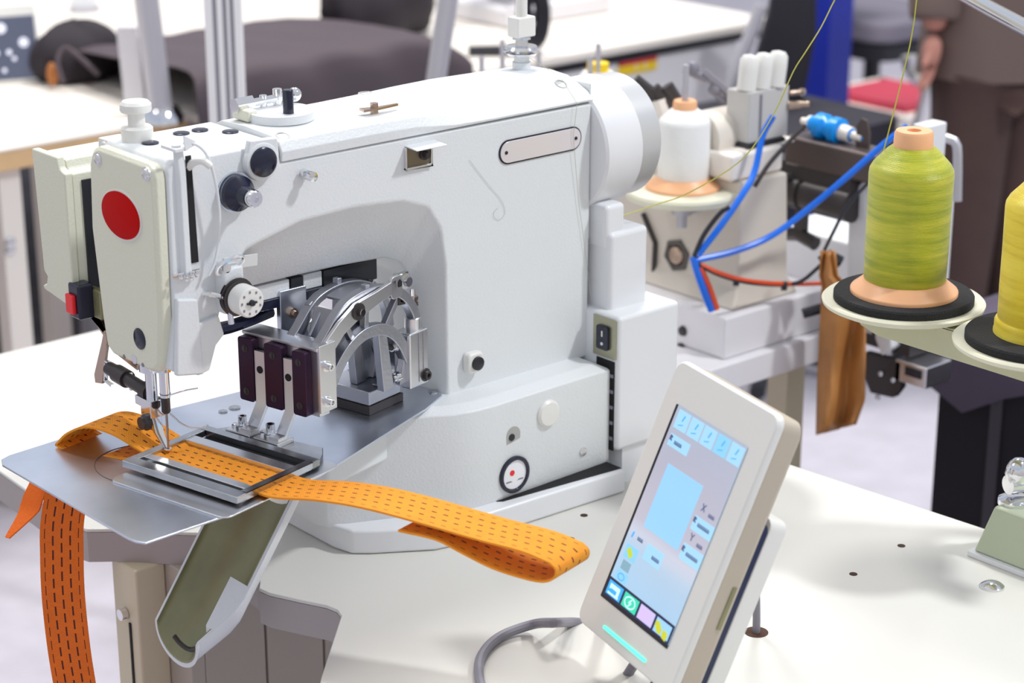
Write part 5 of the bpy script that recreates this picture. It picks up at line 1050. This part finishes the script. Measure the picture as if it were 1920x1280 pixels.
b = B(); b.cyl(p + FH * .012, V(p.x, p.y, 0) + FH * .012, .008, n=12); b.cyl(V(p.x, p.y, 0) + FH * .012, V(p.x, p.y, .012) + FH * .012, .04, n=20); b.obj('lamp_stem', 'galv', ml)
# thread rack behind the motor with two cones
rk_ = thing('thread_rack', at(1060, 150, 3.35), 'thread rack with thin steel pins behind the motor of the large machine', 'thread rack')
pc = [at(1121, 176, 3.35), at(1018, 190, 3.35), at(942, 200, 3.35)]; zr_ = min(q.z for q in pc)
b = B(); m0, m1 = pc[2] - RT * .04, pc[0] + RT * .06
b.loft([[V(q.x, q.y, z) for q in (m0 - FH * .04, m1 - FH * .04, m1 + FH * .06, m0 + FH * .06)] for z in (zr_ - .012, zr_)]); b.obj('rack_bar', 'galv', rk_)
b = B(); mm = m0.lerp(m1, .5); b.cyl((mm.x, mm.y, -TABLE), (mm.x, mm.y, zr_ - .011), .014, n=16); b.cyl((mm.x, mm.y, -TABLE), (mm.x, mm.y, -TABLE + .02), .09, n=28); b.obj('rack_post', 'galv', rk_)
for u, v0 in ((1107, 105), (1010, 95), (942, 75), (1122, 82), (903, 105)):
    q = at(u, v0, 3.35 - (.03 if u == 1107 else 0)); b = B(); b.cyl((q.x, q.y, zr_), q, .0042, n=10); b.obj('rack_pin', 'galv', rk_)
for q, lb in ((V(pc[0].x, pc[0].y, zr_), 'white thread cone with yellow cap behind the motor'), (V(pc[1].x, pc[1].y, zr_), 'thread cone with yellow cap mostly hidden behind the chrome tension discs')):
    q = q + FH * .015; h_ = (.07 if 'mostly' not in lb else .055)
    t = thing('thread_cone', q, lb, 'thread cone'); b = B(); b.lathe(q, (0, 0, 1), ((0, .033), (.045 if h_ > .06 else .025, .033), (h_ * .80, .024)), 28); b.obj('thread_winding', 'white_thread', t)
    b = B(); b.lathe(q, (0, 0, 1), ((h_ * .78, .018), (h_, .018), (h_, .0001)), 20); lab(b.obj('cone_cap', 'yellow', t), 'yellow cap')

# ================================================================== RIGHT BACKGROUND
p = at(1547, 150, 6.0); b = B(); b.box((p.x - .05, p.y - .05, -TABLE), (p.x + .05, p.y + .05, 1.1)); tag(b.obj('blue_post', 'blue_panel'), 'tall saturated blue post beyond the second machine', 'post')
ch_ = thing('office_chair', at(1460, 100, 5.1).xy.to_3d() + V(0, 0, -TABLE), 'black mesh office chair at the end of the long white table', 'chair')
dch = 5.1; pp = [at(1392, 185, dch), at(1440, 20, dch), at(1452, -60, dch), at(1530, -60, dch), at(1530, 60, dch), at(1505, 190, dch)]
b = B(); b.loft([[q + FH * e for q in pp] for e in (-.02, .02)]); b.obj('backrest', 'chair_black', ch_, bevel=.01)
b = B(); a, c = at(1368, 165, dch - .08), at(1428, 10, dch - .08); b.tube([a, c], .017, 8); lab(b.obj('back_frame', 'galv', ch_), 'grey frame bar')
cc = at(1462, 200, dch - .12); b = B(); b.loft([[V(cc.x + dx, cc.y + dy, z) for dx, dy in rrect(-.22, -.22, .22, .22, .06, 3)] for z in (cc.z - .09, cc.z - .02)]); b.obj('seat', 'chair_black', ch_)
b = B(); b.cyl((cc.x, cc.y, -TABLE + .06), (cc.x, cc.y, cc.z - .08), .025, n=14); b.obj('gas_column', 'black', ch_)
b = B()
for k in range(5): a = k * 2 * PI / 5; b.tube([V(cc.x, cc.y, -TABLE + .075), V(cc.x + .26 * math.cos(a), cc.y + .26 * math.sin(a), -TABLE + .03)], .022, 8)
b.obj('foot_star', 'black', ch_)
# trolley with red tray, stools
tr_c = at(1665, 200, 6.3); trol = thing('trolley', (tr_c.x, tr_c.y, -TABLE), 'beige trolley carrying a red tray in the right background', 'trolley')
z_t = at(1660, 178, 6.3).z
b = B(); b.box((tr_c.x - .22, tr_c.y - .22, z_t - .05), (tr_c.x + .24, tr_c.y + .22, z_t - .01)); b.box((tr_c.x - .22, tr_c.y - .22, z_t - .30), (tr_c.x + .24, tr_c.y + .22, z_t - .26)); b.obj('shelf', 'bg_table', trol)
b = B(); b.box((tr_c.x - .13, tr_c.y - .17, z_t - .01), (tr_c.x + .15, tr_c.y + .13, z_t + .012)); tag(b.obj('red_tray', mat('red tray', (.55, .03, .07), .5)), 'flat red tray on the beige trolley', 'tray')
for sx, sy in ((-.2, -.2), (.22, -.2), (-.2, .2), (.22, .2)): b = B(); b.box((tr_c.x + sx - .015, tr_c.y + sy - .015, -TABLE), (tr_c.x + sx + .015, tr_c.y + sy + .015, z_t - .01)); b.obj('leg', 'black', trol)
st = at(1640, 30, 7.3); stl = thing('stool', (st.x, st.y, -TABLE), 'grey cushioned stool with blue seat edge beyond the red tray', 'stool')
b = B(); b.loft([[V(st.x + dx, st.y + dy, z) for dx, dy in rrect(-.24, -.24, .24, .24, .08, 4)] for z in (st.z - .05, st.z + .03)]); b.obj('seat', mat('grey upholstery', (.22, .20, .25), .8), stl, bevel=.02)
b = B(); b.loft([[V(st.x + dx, st.y + dy, z) for dx, dy in rrect(-.25, -.25, .25, .25, .08, 4)] for z in (st.z - .10, st.z - .05)]); b.obj('seat_base', 'black', stl)
b = B(); b.cyl((st.x, st.y, -TABLE), (st.x, st.y, st.z - .1), .03, n=14); b.cyl((st.x, st.y, -TABLE), (st.x, st.y, -TABLE + .03), .22, n=24); b.obj('pedestal', 'black', stl)
p = at(1715, 230, 5.7); cs_ = thing('stand', (p.x, p.y, -TABLE), 'chrome curved tube stand left of the person with brown trousers', 'stand')
b = B(); b.tube(crom([at(1705, 105, 5.7), at(1708, 130, 5.7), at(1725, 148, 5.7), at(1760, 132, 5.7), at(1805, 130, 5.7)], 6), .022, 10); b.tube([at(1750, 140, 5.7), at(1725, 225, 5.7), V(p.x, p.y, -TABLE)], .020, 10); b.obj('frame', 'chrome', cs_)
p = at(1790, 105, 5.75); b = B(); b.lathe(p - V(0, 0, .02), (0, 0, 1), ((0, .03), (.02, .04), (.05, .035), (.06, .0001)), 16); b.obj('top_knob', 'plastic', cs_)

# ================================================================== PERSON
pr = thing('person', at(1860, 500, 5.0).xy.to_3d() + V(0, 0, -TABLE), 'person in grey brown jacket and brown trousers standing at the right edge', 'person')
PB = at(1868, 110, 5.0); HP = V(PB.x, PB.y, .06)         # hips
def Rr(a, b_=0, c=0): return HP + RT * a + FH * b_ + V(0, 0, c)
def skin(name, nodes, edges, m, parent, sub=2):
    bm = bmesh.new(); vs = [bm.verts.new(n[0]) for n in nodes]
    for a, c in edges: bm.edges.new((vs[a], vs[c]))
    c = sum((v.co for v in bm.verts), V(0, 0, 0)) / len(vs); bmesh.ops.translate(bm, verts=bm.verts, vec=-c)
    me = bpy.data.meshes.new(name); bm.to_mesh(me); bm.free(); me.materials.append(M[m] if isinstance(m, str) else m)
    o = bpy.data.objects.new(name, me); col.objects.link(o); ORG[o.name] = c; o.parent = parent; o.location = c - ORG[parent.name]
    sk = o.modifiers.new('Skin', 'SKIN'); sk.use_smooth_shade = True
    for i, n in enumerate(nodes): d = me.skin_vertices[0].data[i]; d.radius = n[1] if isinstance(n[1], tuple) else (n[1], n[1]); d.use_root = (i == 0)
    q = o.modifiers.new('Subdivision', 'SUBSURF'); q.levels = sub; q.render_levels = sub
    return o
WR = at(1752, 62, 4.9); EL = Rr(-.17, -.03, .32); SHL = Rr(-.14, .0, .56)
bn = [(Rr(0, 0, .0), .12), (Rr(0, 0, .20), .115), (Rr(0, 0, .42), .13), (Rr(0, 0, .60), .06), (Rr(-.01, 0, .66), .05), (Rr(-.03, -.01, .74), .075), (Rr(-.03, -.01, .83), .07),
      (SHL, .055), (EL, .045), (WR, .030), (Rr(.15, .05, .56), .055), (Rr(.17, .06, .30), .045), (Rr(.14, -.02, .06), .030),
      (Rr(-.06, -.02, -.10), .075), (Rr(-.07, -.04, -.42), .055), (Rr(-.06, .02, -.80), .036), (Rr(-.13, -.03, -.835), .03),
      (Rr(.07, .04, -.10), .075), (Rr(.06, .06, -.42), .055), (Rr(.10, .10, -.80), .036), (Rr(.03, .06, -.835), .03)]
skin('body', bn, [(0, 1), (1, 2), (2, 3), (3, 4), (4, 5), (5, 6), (2, 7), (7, 8), (8, 9), (2, 10), (10, 11), (11, 12), (0, 13), (13, 14), (14, 15), (15, 16), (0, 17), (17, 18), (18, 19), (19, 20)], 'skin', pr)
tn = [(Rr(0, 0, .03), .150), (Rr(-.055, -.02, -.12), .112), (Rr(-.06, -.03, -.42), .095), (Rr(-.055, .02, -.80), .075), (Rr(.075, .04, -.12), .112), (Rr(.07, .06, -.42), .092), (Rr(.11, .10, -.80), .075)]
skin('trousers', tn, [(0, 1), (1, 2), (2, 3), (0, 4), (4, 5), (5, 6)], 'trouser', pr)
b = B(); J = [(-.10, .192, .145), (.10, .180, .135), (.22, .175, .13), (.40, .19, .135), (.52, .185, .12), (.585, .12, .09), (.615, .075, .07)]
b.loft([[Rr(0, 0, z) + RT * (rx * math.cos(2 * PI * k / 24)) * (1 + .03 * math.sin(5 * k + z * 20)) + FH * (ry * math.sin(2 * PI * k / 24)) for k in range(24)] for z, rx, ry in J])
b.tube(crom([SHL + RT * .03 + V(0, 0, .01), SHL + V(0, 0, -.06), EL, WR.lerp(EL, .22), WR.lerp(EL, .10)], 4), lambda t: .085 - .030 * t, 14)
b.tube(crom([Rr(.13, .05, .57), Rr(.17, .06, .50), Rr(.17, .06, .30), Rr(.14, -.01, .10)], 4), lambda t: .085 - .030 * t, 14)
b.obj('jacket', 'jacket', pr, ang=60)
for s_, base_ in ((0, WR), (1, Rr(.14, -.02, .06))):
    pm = base_ + V(0, 0, -.05) - RT * .006
    hn = [(base_, .026), (pm, (.036, .018))]; he = [(0, 1)]
    for k in range(4):
        f0 = pm + FH * (.028 - .018 * k) + V(0, 0, -.035); L1 = (.030, .034, .032, .024)[k]; i0 = len(hn)
        hn += [(f0, .0095), (f0 + V(0, 0, -L1) - RT * .006, .0088), (f0 + V(0, 0, -L1 * 1.7) - RT * .020, .0075)]; he += [(1, i0), (i0, i0 + 1), (i0 + 1, i0 + 2)]
    i0 = len(hn); hn += [(base_ - FH * .030 - RT * .012 + V(0, 0, -.045), .011), (base_ - FH * .036 - RT * .028 + V(0, 0, -.075), .009)]; he += [(1, i0), (i0, i0 + 1)]
    skin('hand', hn, he, 'skin', pr)
hc = Rr(-.04, -.01, .80)
b = B(); b.ball(hc + RT * .02 + V(0, 0, .035), (.085, .085, .09), 20, 12); b.obj('hair', 'hair', pr)
b = B(); b.ball(hc - RT * .082 + V(0, 0, -.005), (.014, .014, .02), 10, 7); b.obj('nose', 'skin', pr)
for e_ in (-.03, .03): b = B(); b.ball(hc - RT * .066 + FH * e_ + V(0, 0, .012), .010, 10, 7); b.obj('eye', 'plastic', pr)
b = B(); b.tube([hc - RT * .072 + FH * -.02 + V(0, 0, -.045), hc - RT * .076 + V(0, 0, -.047), hc - RT * .072 + FH * .02 + V(0, 0, -.045)], .005, 6); b.obj('mouth', mat('lips', (.45, .14, .12), .5), pr)
for e_ in (-.078, .078): b = B(); b.ball(hc + FH * e_ + V(0, 0, -.005), (.014, .014, .024), 10, 7); b.obj('ear', 'skin', pr)
for q in (bn[16][0], bn[20][0]): b = B(); b.loft([[V(q.x, q.y, z) + RT * dx * s_ + FH * dy * s_ for dx, dy in rrect(-.09, -.045, .17, .045, .04, 4)] for z, s_ in ((-TABLE, 1), (-TABLE + .04, .98), (-TABLE + .075, .7))]); b.obj('shoe', 'black', pr)
# ------------------------------------------------------------------ stand everything on the floor at z = 0
for o in list(col.objects):
    if o.parent is None and o.type in ('MESH', 'EMPTY', 'CURVE'): o.location.z += TABLE
